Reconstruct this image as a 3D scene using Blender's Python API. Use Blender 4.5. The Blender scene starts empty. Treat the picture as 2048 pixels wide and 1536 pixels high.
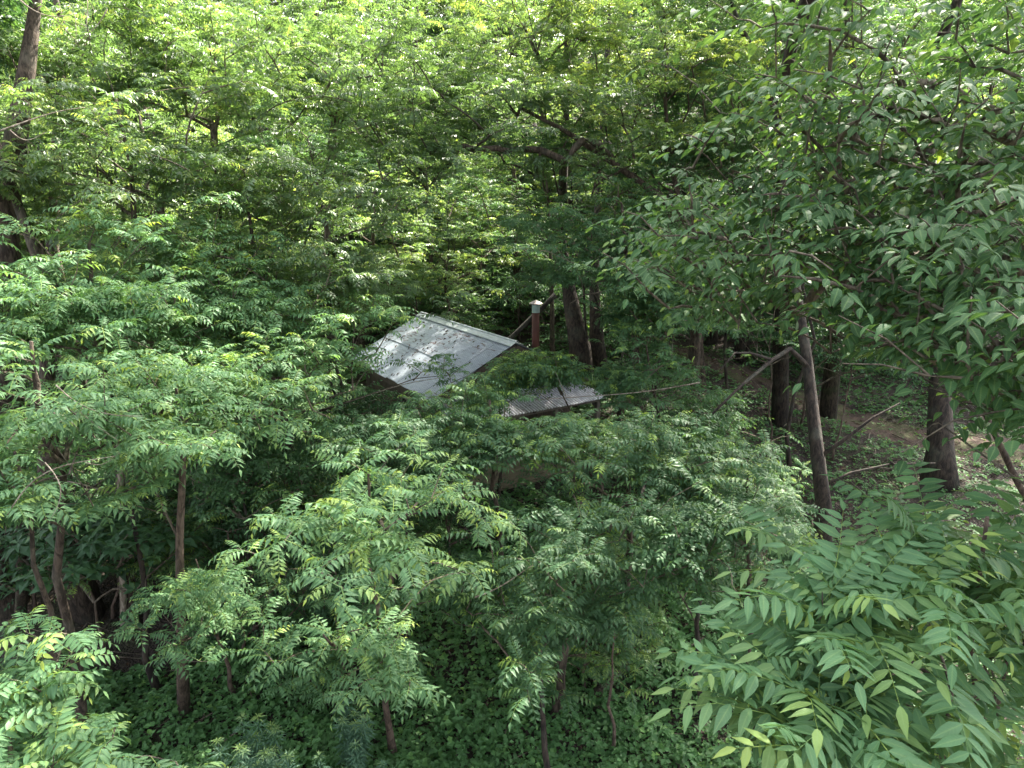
import bpy, math, random
import numpy as np
from mathutils import Vector, Matrix

sc = bpy.context.scene
COL = sc.collection
R = math.radians
rng = np.random.default_rng(7)
random.seed(7)

# ------------------------------------------------------------------ camera, light, exposure
CAM = np.array([0.0, 0.0, 8.0]); PITCH = 15.0
cd = bpy.data.cameras.new('camera'); cam = bpy.data.objects.new('camera', cd); COL.objects.link(cam)
cd.lens = 24; cd.sensor_width = 36; cd.clip_start = 0.05; cd.clip_end = 600
cam.location = CAM; cam.rotation_euler = (R(90 - PITCH), 0, 0)
sc.camera = cam

SUN_AZ = 35.0      # degrees from +Y towards +X : the sun stands behind the wood, to the right
SUN_EL = 48.0
w = bpy.data.worlds.new('World'); sc.world = w; w.use_nodes = True
nt = w.node_tree; nt.nodes.clear()
sky = nt.nodes.new('ShaderNodeTexSky'); sky.sky_type = 'NISHITA'; sky.sun_disc = False
sky.sun_elevation = R(SUN_EL); sky.sun_rotation = R(SUN_AZ); sky.dust_density = 6.0; sky.air_density = 1.0; sky.ozone_density = 0.5
bg = nt.nodes.new('ShaderNodeBackground'); bg.inputs[1].default_value = 0.15
wo = nt.nodes.new('ShaderNodeOutputWorld')
hz = nt.nodes.new('ShaderNodeHueSaturation'); hz.inputs['Saturation'].default_value = .42   # thin high haze
nt.links.new(sky.outputs[0], hz.inputs['Color']); nt.links.new(hz.outputs[0], bg.inputs[0]); nt.links.new(bg.outputs[0], wo.inputs[0])
sd = bpy.data.lights.new('sun', 'SUN'); sd.energy = 5.0; sd.angle = R(0.55); sd.color = (1.0, 0.93, 0.80)
sun = bpy.data.objects.new('sun', sd); COL.objects.link(sun)
sdir = Vector((math.sin(R(SUN_AZ)) * math.cos(R(SUN_EL)), math.cos(R(SUN_AZ)) * math.cos(R(SUN_EL)), math.sin(R(SUN_EL))))
sun.rotation_euler = (-sdir).to_track_quat('-Z', 'Y').to_euler(); sun.location = (20, 30, 40)
sc.view_settings.view_transform = 'Standard'; sc.view_settings.look = 'None'
sc.view_settings.exposure = 2.35; sc.view_settings.gamma = 1.0; sc.view_settings.use_curve_mapping = False
sc.cycles.max_bounces = 5; sc.cycles.diffuse_bounces = 1; sc.cycles.glossy_bounces = 2
sc.cycles.transmission_bounces = 3; sc.cycles.transparent_max_bounces = 4
sc.cycles.use_denoising = True

# ------------------------------------------------------------------ small geometry toolbox
F = 1365.3
_a = R(PITCH)
_f = np.array([0, math.cos(_a), -math.sin(_a)]); _u = np.array([0, math.sin(_a), math.cos(_a)]); _x = np.array([1.0, 0, 0])
def W(u, v, d):
    """a place in the wood, d metres ahead of the camera"""
    return CAM + (_f + _x * (u - 1024) / F + _u * (768 - v) / F) * d
def proj(P):
    p = np.atleast_2d(P) - CAM; z = p @ _f; zz = np.where(z > .05, z, .05)
    return 1024 + F * p[:, 0] / zz, 768 - F * (p @ _u) / zz, z

def sp(t, k=1.5):
    t = np.asarray(t, float)
    return np.where(t > 12 * k, t, k * np.log1p(np.exp(np.minimum(t / k, 30))))
def H(x, y):
    x = np.asarray(x, float); y = np.asarray(y, float)
    z = .125 * sp(y - 7.5) + .15 * sp(y - 28, 2.5) + .10 * sp(-x - 12, 2)
    z = z + .16 * np.sin(x * .55 + 1.3) * np.cos(y * .43) + .07 * np.sin(x * 1.7 + y * .9) + .04 * np.sin(y * 2.3 - x * 1.1)
    return z
def ground_at(u, v):
    r = _f + _x * (u - 1024) / F + _u * (768 - v) / F
    t = 2.0
    for _ in range(4000):
        p = CAM + r * t
        if p[2] <= H(p[0], p[1]): break
        t += .02
    return p

def mesh_from(name, V, T, mat=None, tint=None, rib=None, along=None, smooth=False):
    """V (n,3) T (m,3) triangle mesh"""
    me = bpy.data.meshes.new(name)
    V = np.ascontiguousarray(V, np.float32); T = np.ascontiguousarray(T, np.int32)
    me.vertices.add(len(V)); me.vertices.foreach_set('co', V.ravel())
    me.loops.add(T.size); me.loops.foreach_set('vertex_index', T.ravel())
    me.polygons.add(len(T)); me.polygons.foreach_set('loop_start', np.arange(0, T.size, 3, dtype=np.int32))
    me.polygons.foreach_set('use_smooth', np.full(len(T), smooth))
    me.update(calc_edges=True)
    if tint is not None:
        a = me.attributes.new('tint', 'FLOAT', 'FACE'); a.data.foreach_set('value', np.ascontiguousarray(tint, np.float32))
    if rib is not None:
        a = me.attributes.new('rib', 'FLOAT', 'POINT'); a.data.foreach_set('value', np.ascontiguousarray(rib, np.float32))
    if along is not None:
        a = me.attributes.new('along', 'FLOAT', 'POINT'); a.data.foreach_set('value', np.ascontiguousarray(along, np.float32))
    if mat: me.materials.append(mat)
    return me
def obj(name, me, parent=None, loc=None, mat=None, kind=None):
    o = bpy.data.objects.new(name, me); COL.objects.link(o)
    if parent: o.parent = parent
    if loc is not None: o.location = loc
    if kind: o['kind'] = kind
    return o
def empty(name, loc, rz=0.0):
    o = bpy.data.objects.new(name, None); COL.objects.link(o)
    o.location = loc; o.rotation_euler = (0, 0, rz); o.empty_display_size = .3
    return o
def tag(o, label, cat, group=None):
    o['label'] = label; o['category'] = cat
    if group: o['group'] = group
    return o

class MB:
    """collects tubes and boxes as triangles"""
    def __init__(s): s.V = []; s.T = []; s.n = 0
    def add(s, V, T):
        V = np.asarray(V, float); s.V.append(V); s.T.append(np.asarray(T) + s.n); s.n += len(V)
    def tube(s, P, rad, k=6, cap=True, rough=0.0, seed=0):
        P = np.asarray(P, float); n = len(P); rad = np.broadcast_to(rad, (n,)).astype(float)
        t = np.gradient(P, axis=0); t /= np.linalg.norm(t, axis=1)[:, None] + 1e-9
        ref = np.array([0.31, 0.17, .93]) if abs(t[0] @ np.array([.31, .17, .93])) < .9 else np.array([1., 0, 0])
        a = np.cross(t, ref); a /= np.linalg.norm(a, axis=1)[:, None] + 1e-9
        b = np.cross(t, a)
        th = np.linspace(0, 2 * math.pi, k, endpoint=False)
        rr = rad[:, None] * np.ones((n, k))
        if rough:
            q = np.random.default_rng(seed)
            rr = rr * (1 + rough * q.standard_normal((n, k)) + rough * 1.2 * np.sin(th * 3 + 1.1 * seed)[None, :])
        ring = P[:, None, :] + (a[:, None, :] * np.cos(th)[None, :, None] + b[:, None, :] * np.sin(th)[None, :, None]) * rr[..., None]
        V = ring.reshape(-1, 3)
        i = np.arange(n - 1)[:, None] * k; j = np.arange(k)[None, :]; j2 = (j + 1) % k
        A = (i + j).ravel(); B = (i + j2).ravel(); C = (i + k + j2).ravel(); D = (i + k + j).ravel()
        T = np.concatenate([np.stack([A, B, C], 1), np.stack([A, C, D], 1)])
        if cap:
            V = np.concatenate([V, P[:1], P[-1:]])
            c0, c1 = n * k, n * k + 1; jj = np.arange(k); j2 = (jj + 1) % k
            T = np.concatenate([T, np.stack([np.full(k, c0), j2, jj], 1), np.stack([np.full(k, c1), (n - 1) * k + jj, (n - 1) * k + j2], 1)])
        s.add(V, T)
    def box(s, x0, x1, y0, y1, z0, z1, M=None):
        V = np.array([[x, y, z] for x in (x0, x1) for y in (y0, y1) for z in (z0, z1)], float)
        T = [[0, 1, 3], [0, 3, 2], [4, 6, 7], [4, 7, 5], [0, 4, 5], [0, 5, 1], [2, 3, 7], [2, 7, 6], [0, 2, 6], [0, 6, 4], [1, 5, 7], [1, 7, 3]]
        if M is not None: V = V @ np.asarray(M)[:3, :3].T + np.asarray(M)[:3, 3]
        s.add(V, T)
    def mesh(s, name, mat, smooth=False):
        return mesh_from(name, np.concatenate(s.V), np.concatenate(s.T), mat, smooth=smooth)
    def build(s, name, mat, parent=None, smooth=False, kind=None):
        return obj(name, s.mesh(name, mat, smooth), parent, kind=kind)

# ------------------------------------------------------------------ materials
def newmat(name):
    m = bpy.data.materials.new(name); m.use_nodes = True; m.node_tree.nodes.clear(); return m, m.node_tree
def N(nt, t, **k):
    n = nt.nodes.new(t)
    for a, b in k.items():
        if isinstance(a, str) and a.startswith('i_'): n.inputs[int(a[2:])].default_value = b
        else: setattr(n, a, b)
    return n
def ramp(nt, stops):
    n = nt.nodes.new('ShaderNodeValToRGB'); e = n.color_ramp.elements
    while len(e) < len(stops): e.new(.5)
    for q, (p, c) in zip(e, stops): q.position = p; q.color = (*c, 1) if len(c) == 3 else c
    return n
def leaf_mat(name, dark, mid, young, rough=.5, transl=.24, shift=0.15, detail=False, spec=.26):
    m, t = newmat(name); L = t.links.new
    at = N(t, 'ShaderNodeAttribute', attribute_name='tint')
    oi = N(t, 'ShaderNodeObjectInfo')
    r1 = N(t, 'ShaderNodeMath', operation='MULTIPLY_ADD'); L(oi.outputs['Random'], r1.inputs[0]); r1.inputs[1].default_value = shift * 2; r1.inputs[2].default_value = -shift
    ad = N(t, 'ShaderNodeMath', operation='ADD', use_clamp=True); L(at.outputs['Fac'], ad.inputs[0]); L(r1.outputs[0], ad.inputs[1])
    rp = ramp(t, [(0.0, dark), (.55, mid), (.8, tuple((a + b) / 2 for a, b in zip(mid, young))), (1.0, young)])
    L(ad.outputs[0], rp.inputs[0])
    col = rp.outputs[0]
    nz = N(t, 'ShaderNodeTexNoise'); nz.inputs['Scale'].default_value = 6; nz.inputs['Detail'].default_value = 1
    tc = N(t, 'ShaderNodeNewGeometry'); L(tc.outputs['Position'], nz.inputs['Vector'])
    mr = N(t, 'ShaderNodeMapRange'); L(nz.outputs[0], mr.inputs[0]); mr.inputs[1].default_value = .3; mr.inputs[2].default_value = .7; mr.inputs[3].default_value = .82; mr.inputs[4].default_value = 1.2
    mx = N(t, 'ShaderNodeMix', data_type='RGBA', blend_type='MULTIPLY'); mx.inputs[0].default_value = 1; L(col, mx.inputs[6]); L(mr.outputs[0], mx.inputs[7]); col = mx.outputs[2]
    pr = N(t, 'ShaderNodeBsdfPrincipled'); pr.inputs['Roughness'].default_value = rough
    pr.inputs['Specular IOR Level'].default_value = spec
    if detail:
        rb = N(t, 'ShaderNodeAttribute', attribute_name='rib'); al = N(t, 'ShaderNodeAttribute', attribute_name='along')
        pw = N(t, 'ShaderNodeMath', operation='POWER'); L(rb.outputs['Fac'], pw.inputs[0]); pw.inputs[1].default_value = 9
        m1 = N(t, 'ShaderNodeMath', operation='MULTIPLY'); L(al.outputs['Fac'], m1.inputs[0]); m1.inputs[1].default_value = 60
        m2 = N(t, 'ShaderNodeMath', operation='MULTIPLY_ADD'); L(rb.outputs['Fac'], m2.inputs[0]); m2.inputs[1].default_value = 9; L(m1.outputs[0], m2.inputs[2])
        sn = N(t, 'ShaderNodeMath', operation='SINE'); L(m2.outputs[0], sn.inputs[0])
        s2 = N(t, 'ShaderNodeMath', operation='POWER'); 
        sa = N(t, 'ShaderNodeMath', operation='MAXIMUM'); L(sn.outputs[0], sa.inputs[0]); sa.inputs[1].default_value = 0; L(sa.outputs[0], s2.inputs[0]); s2.inputs[1].default_value = 6
        sm = N(t, 'ShaderNodeMath', operation='MULTIPLY_ADD', use_clamp=True); L(s2.outputs[0], sm.inputs[0]); sm.inputs[1].default_value = .22; L(pw.outputs[0], sm.inputs[2])
        mv = N(t, 'ShaderNodeMath', operation='MULTIPLY'); L(sm.outputs[0], mv.inputs[0]); mv.inputs[1].default_value = .45
        m3 = N(t, 'ShaderNodeMix', data_type='RGBA'); L(mv.outputs[0], m3.inputs[0]); L(col, m3.inputs[6]); m3.inputs[7].default_value = (.24, .36, .14, 1); col = m3.outputs[2]
        bp = N(t, 'ShaderNodeBump'); bp.inputs['Strength'].default_value = .18; bp.inputs['Distance'].default_value = .001; L(sn.outputs[0], bp.inputs['Height']); L(bp.outputs[0], pr.inputs['Normal'])
    L(col, pr.inputs['Base Color'])
    tr = N(t, 'ShaderNodeBsdfTranslucent')
    hs = N(t, 'ShaderNodeMix', data_type='RGBA', blend_type='MULTIPLY'); hs.inputs[0].default_value = 1; L(col, hs.inputs[6]); hs.inputs[7].default_value = (2.6, 2.5, 1.15, 1); L(hs.outputs[2], tr.inputs[0])
    ms = N(t, 'ShaderNodeMixShader'); ms.inputs[0].default_value = transl; L(pr.outputs[0], ms.inputs[1]); L(tr.outputs[0], ms.inputs[2])
    o = N(t, 'ShaderNodeOutputMaterial'); L(ms.outputs[0], o.inputs[0])
    return m
def bark_mat(name, c1, c2, scale=7, moss=0.0):
    m, t = newmat(name); L = t.links.new
    tc = N(t, 'ShaderNodeTexCoord'); mp = N(t, 'ShaderNodeMapping'); L(tc.outputs['Object'], mp.inputs[0]); mp.inputs['Scale'].default_value = (scale * 2.4, scale * 2.4, scale * .7)
    n1 = N(t, 'ShaderNodeTexNoise'); n1.inputs['Scale'].default_value = 1; n1.inputs['Detail'].default_value = 6; n1.inputs['Roughness'].default_value = .65; n1.inputs['Distortion'].default_value = .6; L(mp.outputs[0], n1.inputs['Vector'])
    rp = ramp(t, [(.42, c1), (.60, c2)]); L(n1.outputs[0], rp.inputs[0]); col = rp.outputs[0]
    n2 = N(t, 'ShaderNodeTexNoise'); n2.inputs['Scale'].default_value = 2.3; n2.inputs['Detail'].default_value = 4; L(tc.outputs['Object'], n2.inputs['Vector'])
    r2 = ramp(t, [(.5, (0, 0, 0)), (.68, (1, 1, 1))]); L(n2.outputs[0], r2.inputs[0])
    mm = N(t, 'ShaderNodeMath', operation='MULTIPLY'); L(r2.outputs[0], mm.inputs[0]); mm.inputs[1].default_value = .25 + moss
    mx = N(t, 'ShaderNodeMix', data_type='RGBA'); L(mm.outputs[0], mx.inputs[0]); L(col, mx.inputs[6]); mx.inputs[7].default_value = (.06, .085, .03, 1) if moss else (.16, .17, .13, 1)
    pr = N(t, 'ShaderNodeBsdfPrincipled'); pr.inputs['Roughness'].default_value = .9; L(mx.outputs[2], pr.inputs['Base Color'])
    bp = N(t, 'ShaderNodeBump'); bp.inputs['Strength'].default_value = 1; bp.inputs['Distance'].default_value = .03; L(n1.outputs[0], bp.inputs['Height']); L(bp.outputs[0], pr.inputs['Normal'])
    o = N(t, 'ShaderNodeOutputMaterial'); L(pr.outputs[0], o.inputs[0]); return m
def plain(name, col, rough=.8, metal=0.0, var=.25, scale=8, stretch=(1, 1, 1), bump=.003):
    m, t = newmat(name); L = t.links.new
    tc = N(t, 'ShaderNodeTexCoord'); mp = N(t, 'ShaderNodeMapping'); L(tc.outputs['Object'], mp.inputs[0]); mp.inputs['Scale'].default_value = stretch
    n1 = N(t, 'ShaderNodeTexNoise'); n1.inputs['Scale'].default_value = scale; n1.inputs['Detail'].default_value = 5; L(mp.outputs[0], n1.inputs['Vector'])
    oi = N(t, 'ShaderNodeObjectInfo')
    a = N(t, 'ShaderNodeMath', operation='MULTIPLY_ADD'); L(oi.outputs['Random'], a.inputs[0]); a.inputs[1].default_value = .22; L(n1.outputs[0], a.inputs[2])
    rp = ramp(t, [(.35, tuple(c * (1 - var) for c in col)), (.85, tuple(min(1, c * (1 + var)) for c in col))]); L(a.outputs[0], rp.inputs[0])
    pr = N(t, 'ShaderNodeBsdfPrincipled'); pr.inputs['Roughness'].default_value = rough; pr.inputs['Metallic'].default_value = metal; L(rp.outputs[0], pr.inputs['Base Color'])
    bp = N(t, 'ShaderNodeBump'); bp.inputs['Strength'].default_value = .6; bp.inputs['Distance'].default_value = bump; L(n1.outputs[0], bp.inputs['Height']); L(bp.outputs[0], pr.inputs['Normal'])
    o = N(t, 'ShaderNodeOutputMaterial'); L(pr.outputs[0], o.inputs[0]); return m
def roof_mat(name, base, rustlo, rusthi, streak=(1.2, 7, 7), rib=None):
    m, t = newmat(name); L = t.links.new
    tc = N(t, 'ShaderNodeTexCoord'); mp = N(t, 'ShaderNodeMapping'); L(tc.outputs['Object'], mp.inputs[0]); mp.inputs['Scale'].default_value = streak
    n1 = N(t, 'ShaderNodeTexNoise'); n1.inputs['Scale'].default_value = 2.2; n1.inputs['Detail'].default_value = 7; n1.inputs['Roughness'].default_value = .62; L(mp.outputs[0], n1.inputs['Vector'])
    n3 = N(t, 'ShaderNodeTexNoise'); n3.inputs['Scale'].default_value = .8; n3.inputs['Detail'].default_value = 2; L(tc.outputs['Object'], n3.inputs['Vector'])
    ad = N(t, 'ShaderNodeMath', operation='MULTIPLY_ADD'); L(n3.outputs[0], ad.inputs[0]); ad.inputs[1].default_value = .45; L(n1.outputs[0], ad.inputs[2])
    r1 = ramp(t, [(rustlo, (0, 0, 0)), (rusthi, (1, 1, 1))]); L(ad.outputs[0], r1.inputs[0])
    n2 = N(t, 'ShaderNodeTexNoise'); n2.inputs['Scale'].default_value = 5; n2.inputs['Detail'].default_value = 5; L(mp.outputs[0], n2.inputs['Vector'])
    rb = ramp(t, [(.3, tuple(c * .78 for c in base)), (.7, tuple(min(1, c * 1.18) for c in base))]); L(n2.outputs[0], rb.inputs[0])
    rr = ramp(t, [(.3, (.05, .022, .015)), (.7, (.16, .07, .045))]); L(n2.outputs[0], rr.inputs[0])
    mx = N(t, 'ShaderNodeMix', data_type='RGBA'); L(r1.outputs[0], mx.inputs[0]); L(rb.outputs[0], mx.inputs[6]); L(rr.outputs[0], mx.inputs[7])
    if rib:   # rib shading painted into the colour: furrows darkened, broken up by noise
        sx = N(t, 'ShaderNodeSeparateXYZ'); L(tc.outputs['Object'], sx.inputs[0])
        f1 = N(t, 'ShaderNodeMath', operation='MULTIPLY'); L(sx.outputs[rib[0]], f1.inputs[0]); f1.inputs[1].default_value = 2 * math.pi / rib[1]
        f2 = N(t, 'ShaderNodeMath', operation='COSINE'); L(f1.outputs[0], f2.inputs[0])
        f3 = N(t, 'ShaderNodeMapRange'); L(f2.outputs[0], f3.inputs[0]); f3.inputs[1].default_value = -1; f3.inputs[2].default_value = -.1; f3.inputs[3].default_value = rib[2]; f3.inputs[4].default_value = 0
        f4 = N(t, 'ShaderNodeMath', operation='MULTIPLY'); L(f3.outputs[0], f4.inputs[0]); L(n2.outputs[0], f4.inputs[1])
        m9 = N(t, 'ShaderNodeMix', data_type='RGBA'); L(f4.outputs[0], m9.inputs[0]); L(mx.outputs[2], m9.inputs[6]); m9.inputs[7].default_value = (.03, .022, .018, 1); mx = m9
    mt = N(t, 'ShaderNodeMapRange'); L(r1.outputs[0], mt.inputs[0]); mt.inputs[3].default_value = .2; mt.inputs[4].default_value = 0
    ro = N(t, 'ShaderNodeMapRange'); L(r1.outputs[0], ro.inputs[0]); ro.inputs[3].default_value = .52; ro.inputs[4].default_value = .9
    pr = N(t, 'ShaderNodeBsdfPrincipled'); L(mx.outputs[2], pr.inputs['Base Color']); L(mt.outputs[0], pr.inputs['Metallic']); L(ro.outputs[0], pr.inputs['Roughness'])
    o = N(t, 'ShaderNodeOutputMaterial'); L(pr.outputs[0], o.inputs[0]); return m
def ground_mat(name):
    m, t = newmat(name); L = t.links.new
    g = N(t, 'ShaderNodeNewGeometry')
    n1 = N(t, 'ShaderNodeTexNoise'); n1.inputs['Scale'].default_value = .6; n1.inputs['Detail'].default_value = 8; n1.inputs['Roughness'].default_value = .7; L(g.outputs['Position'], n1.inputs['Vector'])
    n2 = N(t, 'ShaderNodeTexVoronoi'); n2.inputs['Scale'].default_value = 22; L(g.outputs['Position'], n2.inputs['Vector'])
    rp = ramp(t, [(.35, (.020, .013, .009)), (.5, (.045, .03, .02)), (.6, (.04, .045, .014)), (.75, (.07, .05, .033))]); L(n1.outputs[0], rp.inputs[0])
    mx = N(t, 'ShaderNodeMix', data_type='RGBA', blend_type='OVERLAY'); mx.inputs[0].default_value = .55; L(rp.outputs[0], mx.inputs[6]); L(n2.outputs['Distance'], mx.inputs[7])
    hs = N(t, 'ShaderNodeHueSaturation'); hs.inputs['Saturation'].default_value = .8; L(mx.outputs[2], hs.inputs['Color'])
    pr = N(t, 'ShaderNodeBsdfPrincipled'); pr.inputs['Roughness'].default_value = .95; L(hs.outputs[0], pr.inputs['Base Color'])
    bp = N(t, 'ShaderNodeBump'); bp.inputs['Distance'].default_value = .05; L(n2.outputs['Distance'], bp.inputs['Height']); L(bp.outputs[0], pr.inputs['Normal'])
    o = N(t, 'ShaderNodeOutputMaterial'); L(pr.outputs[0], o.inputs[0]); return m
def path_mat(name):
    m, t = newmat(name); L = t.links.new
    g = N(t, 'ShaderNodeNewGeometry')
    n1 = N(t, 'ShaderNodeTexNoise'); n1.inputs['Scale'].default_value = 1.1; n1.inputs['Detail'].default_value = 9; n1.inputs['Roughness'].default_value = .72; L(g.outputs['Position'], n1.inputs['Vector'])
    rp = ramp(t, [(.38, (.04, .024, .017)), (.5, (.075, .048, .034)), (.56, (.05, .058, .018)), (.66, (.10, .07, .05))]); L(n1.outputs[0], rp.inputs[0])
    n2 = N(t, 'ShaderNodeTexNoise'); n2.inputs['Scale'].default_value = 25; n2.inputs['Detail'].default_value = 3; L(g.outputs['Position'], n2.inputs['Vector'])
    mx = N(t, 'ShaderNodeMix', data_type='RGBA', blend_type='OVERLAY'); mx.inputs[0].default_value = .8; L(rp.outputs[0], mx.inputs[6]); L(n2.outputs[0], mx.inputs[7])
    pr = N(t, 'ShaderNodeBsdfPrincipled'); pr.inputs['Roughness'].default_value = .95; L(mx.outputs[2], pr.inputs['Base Color'])
    bp = N(t, 'ShaderNodeBump'); bp.inputs['Distance'].default_value = .03; L(n2.outputs[0], bp.inputs['Height']); L(bp.outputs[0], pr.inputs['Normal'])
    o = N(t, 'ShaderNodeOutputMaterial'); L(pr.outputs[0], o.inputs[0]); return m

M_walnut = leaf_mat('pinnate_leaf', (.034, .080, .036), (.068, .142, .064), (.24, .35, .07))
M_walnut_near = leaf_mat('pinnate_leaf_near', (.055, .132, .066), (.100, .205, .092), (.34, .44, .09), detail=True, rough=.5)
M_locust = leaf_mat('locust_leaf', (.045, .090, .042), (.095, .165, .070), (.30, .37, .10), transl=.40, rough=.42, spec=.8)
M_elm = leaf_mat('elm_leaf', (.026, .066, .028), (.064, .140, .056), (.27, .36, .07), detail=True, rough=.58, spec=.2)
M_broad = leaf_mat('broad_leaf', (.024, .060, .028), (.046, .104, .048), (.13, .22, .05))
M_cover = leaf_mat('ground_leaf', (.045, .11, .040), (.095, .205, .075), (.2, .34, .07))
M_herb = leaf_mat('herb_leaf', (.055, .12, .078), (.085, .165, .105), (.26, .36, .08), rough=.5, transl=.25)
M_litter = leaf_mat('dead_leaf', (.028, .016, .010), (.062, .038, .024), (.18, .12, .07), rough=.8, transl=.1)
M_bark = bark_mat('bark', (.028, .019, .013), (.115, .085, .062))
M_bark_dark = bark_mat('dark_bark', (.014, .010, .008), (.06, .043, .032))
M_bark_moss = bark_mat('mossy_bark', (.022, .016, .011), (.085, .065, .045), moss=.5)
M_bark_pale = bark_mat('pale_bark', (.16, .125, .09), (.40, .34, .27))
M_twig = bark_mat('twig_bark', (.06, .045, .033), (.21, .17, .125))
M_sapbark = bark_mat('sapling_bark', (.060, .040, .029), (.17, .12, .09))

# ------------------------------------------------------------------ leaf shapes
def blade(L, Wd, lod, fold=.18, droop=.15, point=.36):
    """one leaf blade along +x, normal +z -> V, T, rib, along"""
    if lod == 2:
        V = [(0, 0, 0), (L * point, -Wd, fold * Wd), (L, 0, -droop * L), (L * point, Wd, fold * Wd)]
        T = [(0, 1, 2), (0, 2, 3)]; rb = [1, 0, 1, 0]; al = [0, point, 1, point]
    elif lod == 1:
        V = [(0, 0, 0), (L * point, -Wd, fold * Wd), (L * point * 1.2, 0, 0), (L * point, Wd, fold * Wd), (L, 0, -droop * L)]
        T = [(0, 1, 2), (0, 2, 3), (2, 1, 4), (2, 4, 3)]; rb = [1, 0, 1, 0, 1]; al = [0, point, point, point, 1]
    else:
        st = [(.10, .52), (.30, 1.0), (.58, .82), (.82, .34)] if lod == 0 else [(.18, .70), (.48, 1.0), (.80, .55)]
        V = [(0, 0, 0)]; rb = [1]; al = [0]
        for s, q in st:
            z = -droop * L * s * s
            V += [(L * s, -Wd * q, z + fold * Wd * q), (L * s, 0, z), (L * s, Wd * q, z + fold * Wd * q)]; rb += [0, 1, 0]; al += [s] * 3
        V.append((L, 0, -droop * L)); rb.append(1); al.append(1)
        T = [(0, 1, 2), (0, 2, 3)]
        for k in range(len(st) - 1):
            a = 1 + 3 * k; b = a + 3
            T += [(a, b, b + 1), (a, b + 1, a + 1), (a + 1, b + 1, b + 2), (a + 1, b + 2, a + 2)]
        e = len(V) - 1; a = 1 + 3 * (len(st) - 1); T += [(a, e, a + 1), (a + 1, e, a + 2)]
    return np.array(V, float), np.array(T), np.array(rb, float), np.array(al, float)
def rot(f, n):
    f = f / np.linalg.norm(f); n = n - (n @ f) * f; n /= np.linalg.norm(n); l = np.cross(n, f)
    return np.stack([f, l, n], 1)
def frond(L, pairs, ll, lw, droop, lod, young, q, side=0.0, terminal=True):
    """compound leaf along +x: V, T, tint, rib, along"""
    VV = []; TT = []; ti = []; rb = []; al = []; n = 0
    ns = 24; s = np.linspace(0, 1, ns); ang = R(14) - droop * s ** 1.25; yaw = side * s
    st = L / (ns - 1)
    d = np.stack([np.cos(ang) * np.cos(yaw), np.cos(ang) * np.sin(yaw), np.sin(ang)], 1)
    P = np.concatenate([[[0, 0, 0]], np.cumsum(d[:-1] * st, 0)])
    def at(x):
        i = min(ns - 1, max(0, int(x * (ns - 1)))); return P[i], d[i]
    rw = .0032 if lod == 0 else .0035
    kk = [0, 8, 16, 23] if lod < 2 else [0, 12, 23]
    for a, b in zip(kk[:-1], kk[1:]):
        w0 = rw * (1.25 - a / 23) * (1 if lod < 2 else .8); w1 = rw * (1.25 - b / 23)
        V = np.array([P[a] + [0, w0, 0], P[a] - [0, w0, 0], P[b] + [0, w1, 0], P[b] - [0, w1, 0], P[a] - [0, 0, w0 * 1.4], P[b] - [0, 0, w1 * 1.4]])
        T = [(0, 1, 3), (0, 3, 2)] + ([(1, 4, 5), (1, 5, 3), (0, 2, 5), (0, 5, 4)] if lod < 2 else [])
        VV.append(V); TT.append(np.array(T) + n); n += len(V); ti += [.75] * len(T); rb += [.55] * len(V); al += [0] * len(V)
    items = []
    for k in range(pairs):
        x = .16 + .80 * (k + .3) / pairs
        prof = .62 + .5 * math.sin(math.pi * (.18 + .62 * k / max(1, pairs - 1)))
        if k >= pairs - 1: prof *= .85
        for sg in (-1, 1):
            items.append((x + q.uniform(-.015, .015) + (.02 if sg > 0 else 0), sg, prof * q.uniform(.86, 1.1)))
    if terminal: items.append((1.0, 0, .9 * q.uniform(.8, 1.05)))
    for x, sg, prof in items:
        p, dd = at(x)
        lat = np.array([-dd[1], dd[0], 0]); lat /= np.linalg.norm(lat); up = np.cross(dd, lat)
        sw = R(q.uniform(58, 74)) * sg
        f = dd * math.cos(sw) + lat * math.sin(sw)
        f = f - np.array([0, 0, 1]) * q.uniform(.12, .42)
        if sg == 0: f = dd - np.array([0, 0, .2])
        nn = up * 1.0 + lat * sg * q.uniform(-.1, .25) + q.normal(0, .13, 3)
        Rm = rot(f, nn)
        V, T, r_, a_ = blade(ll * prof, lw * prof * q.uniform(.9, 1.1), lod, fold=q.uniform(.1, .4), droop=q.uniform(.08, .3))
        V = V @ Rm.T + p
        VV.append(V); TT.append(T + n); n += len(V)
        y = young * (.35 + .65 * x) ** 1.5 * .5 + q.uniform(-.07, .07)
        ti += [.40 + y] * len(T); rb += list(r_); al += list(a_)
    return np.concatenate(VV), np.concatenate(TT), np.array(ti), np.array(rb), np.array(al)
def single(L, Wd, lod, q):
    V, T, r_, a_ = blade(L, Wd, lod, fold=q.uniform(.05, .4), droop=q.uniform(.1, .38), point=.42)
    st = .012; V = V + [st, 0, 0]
    return V, T, np.full(len(T), .42), r_, a_
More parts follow.
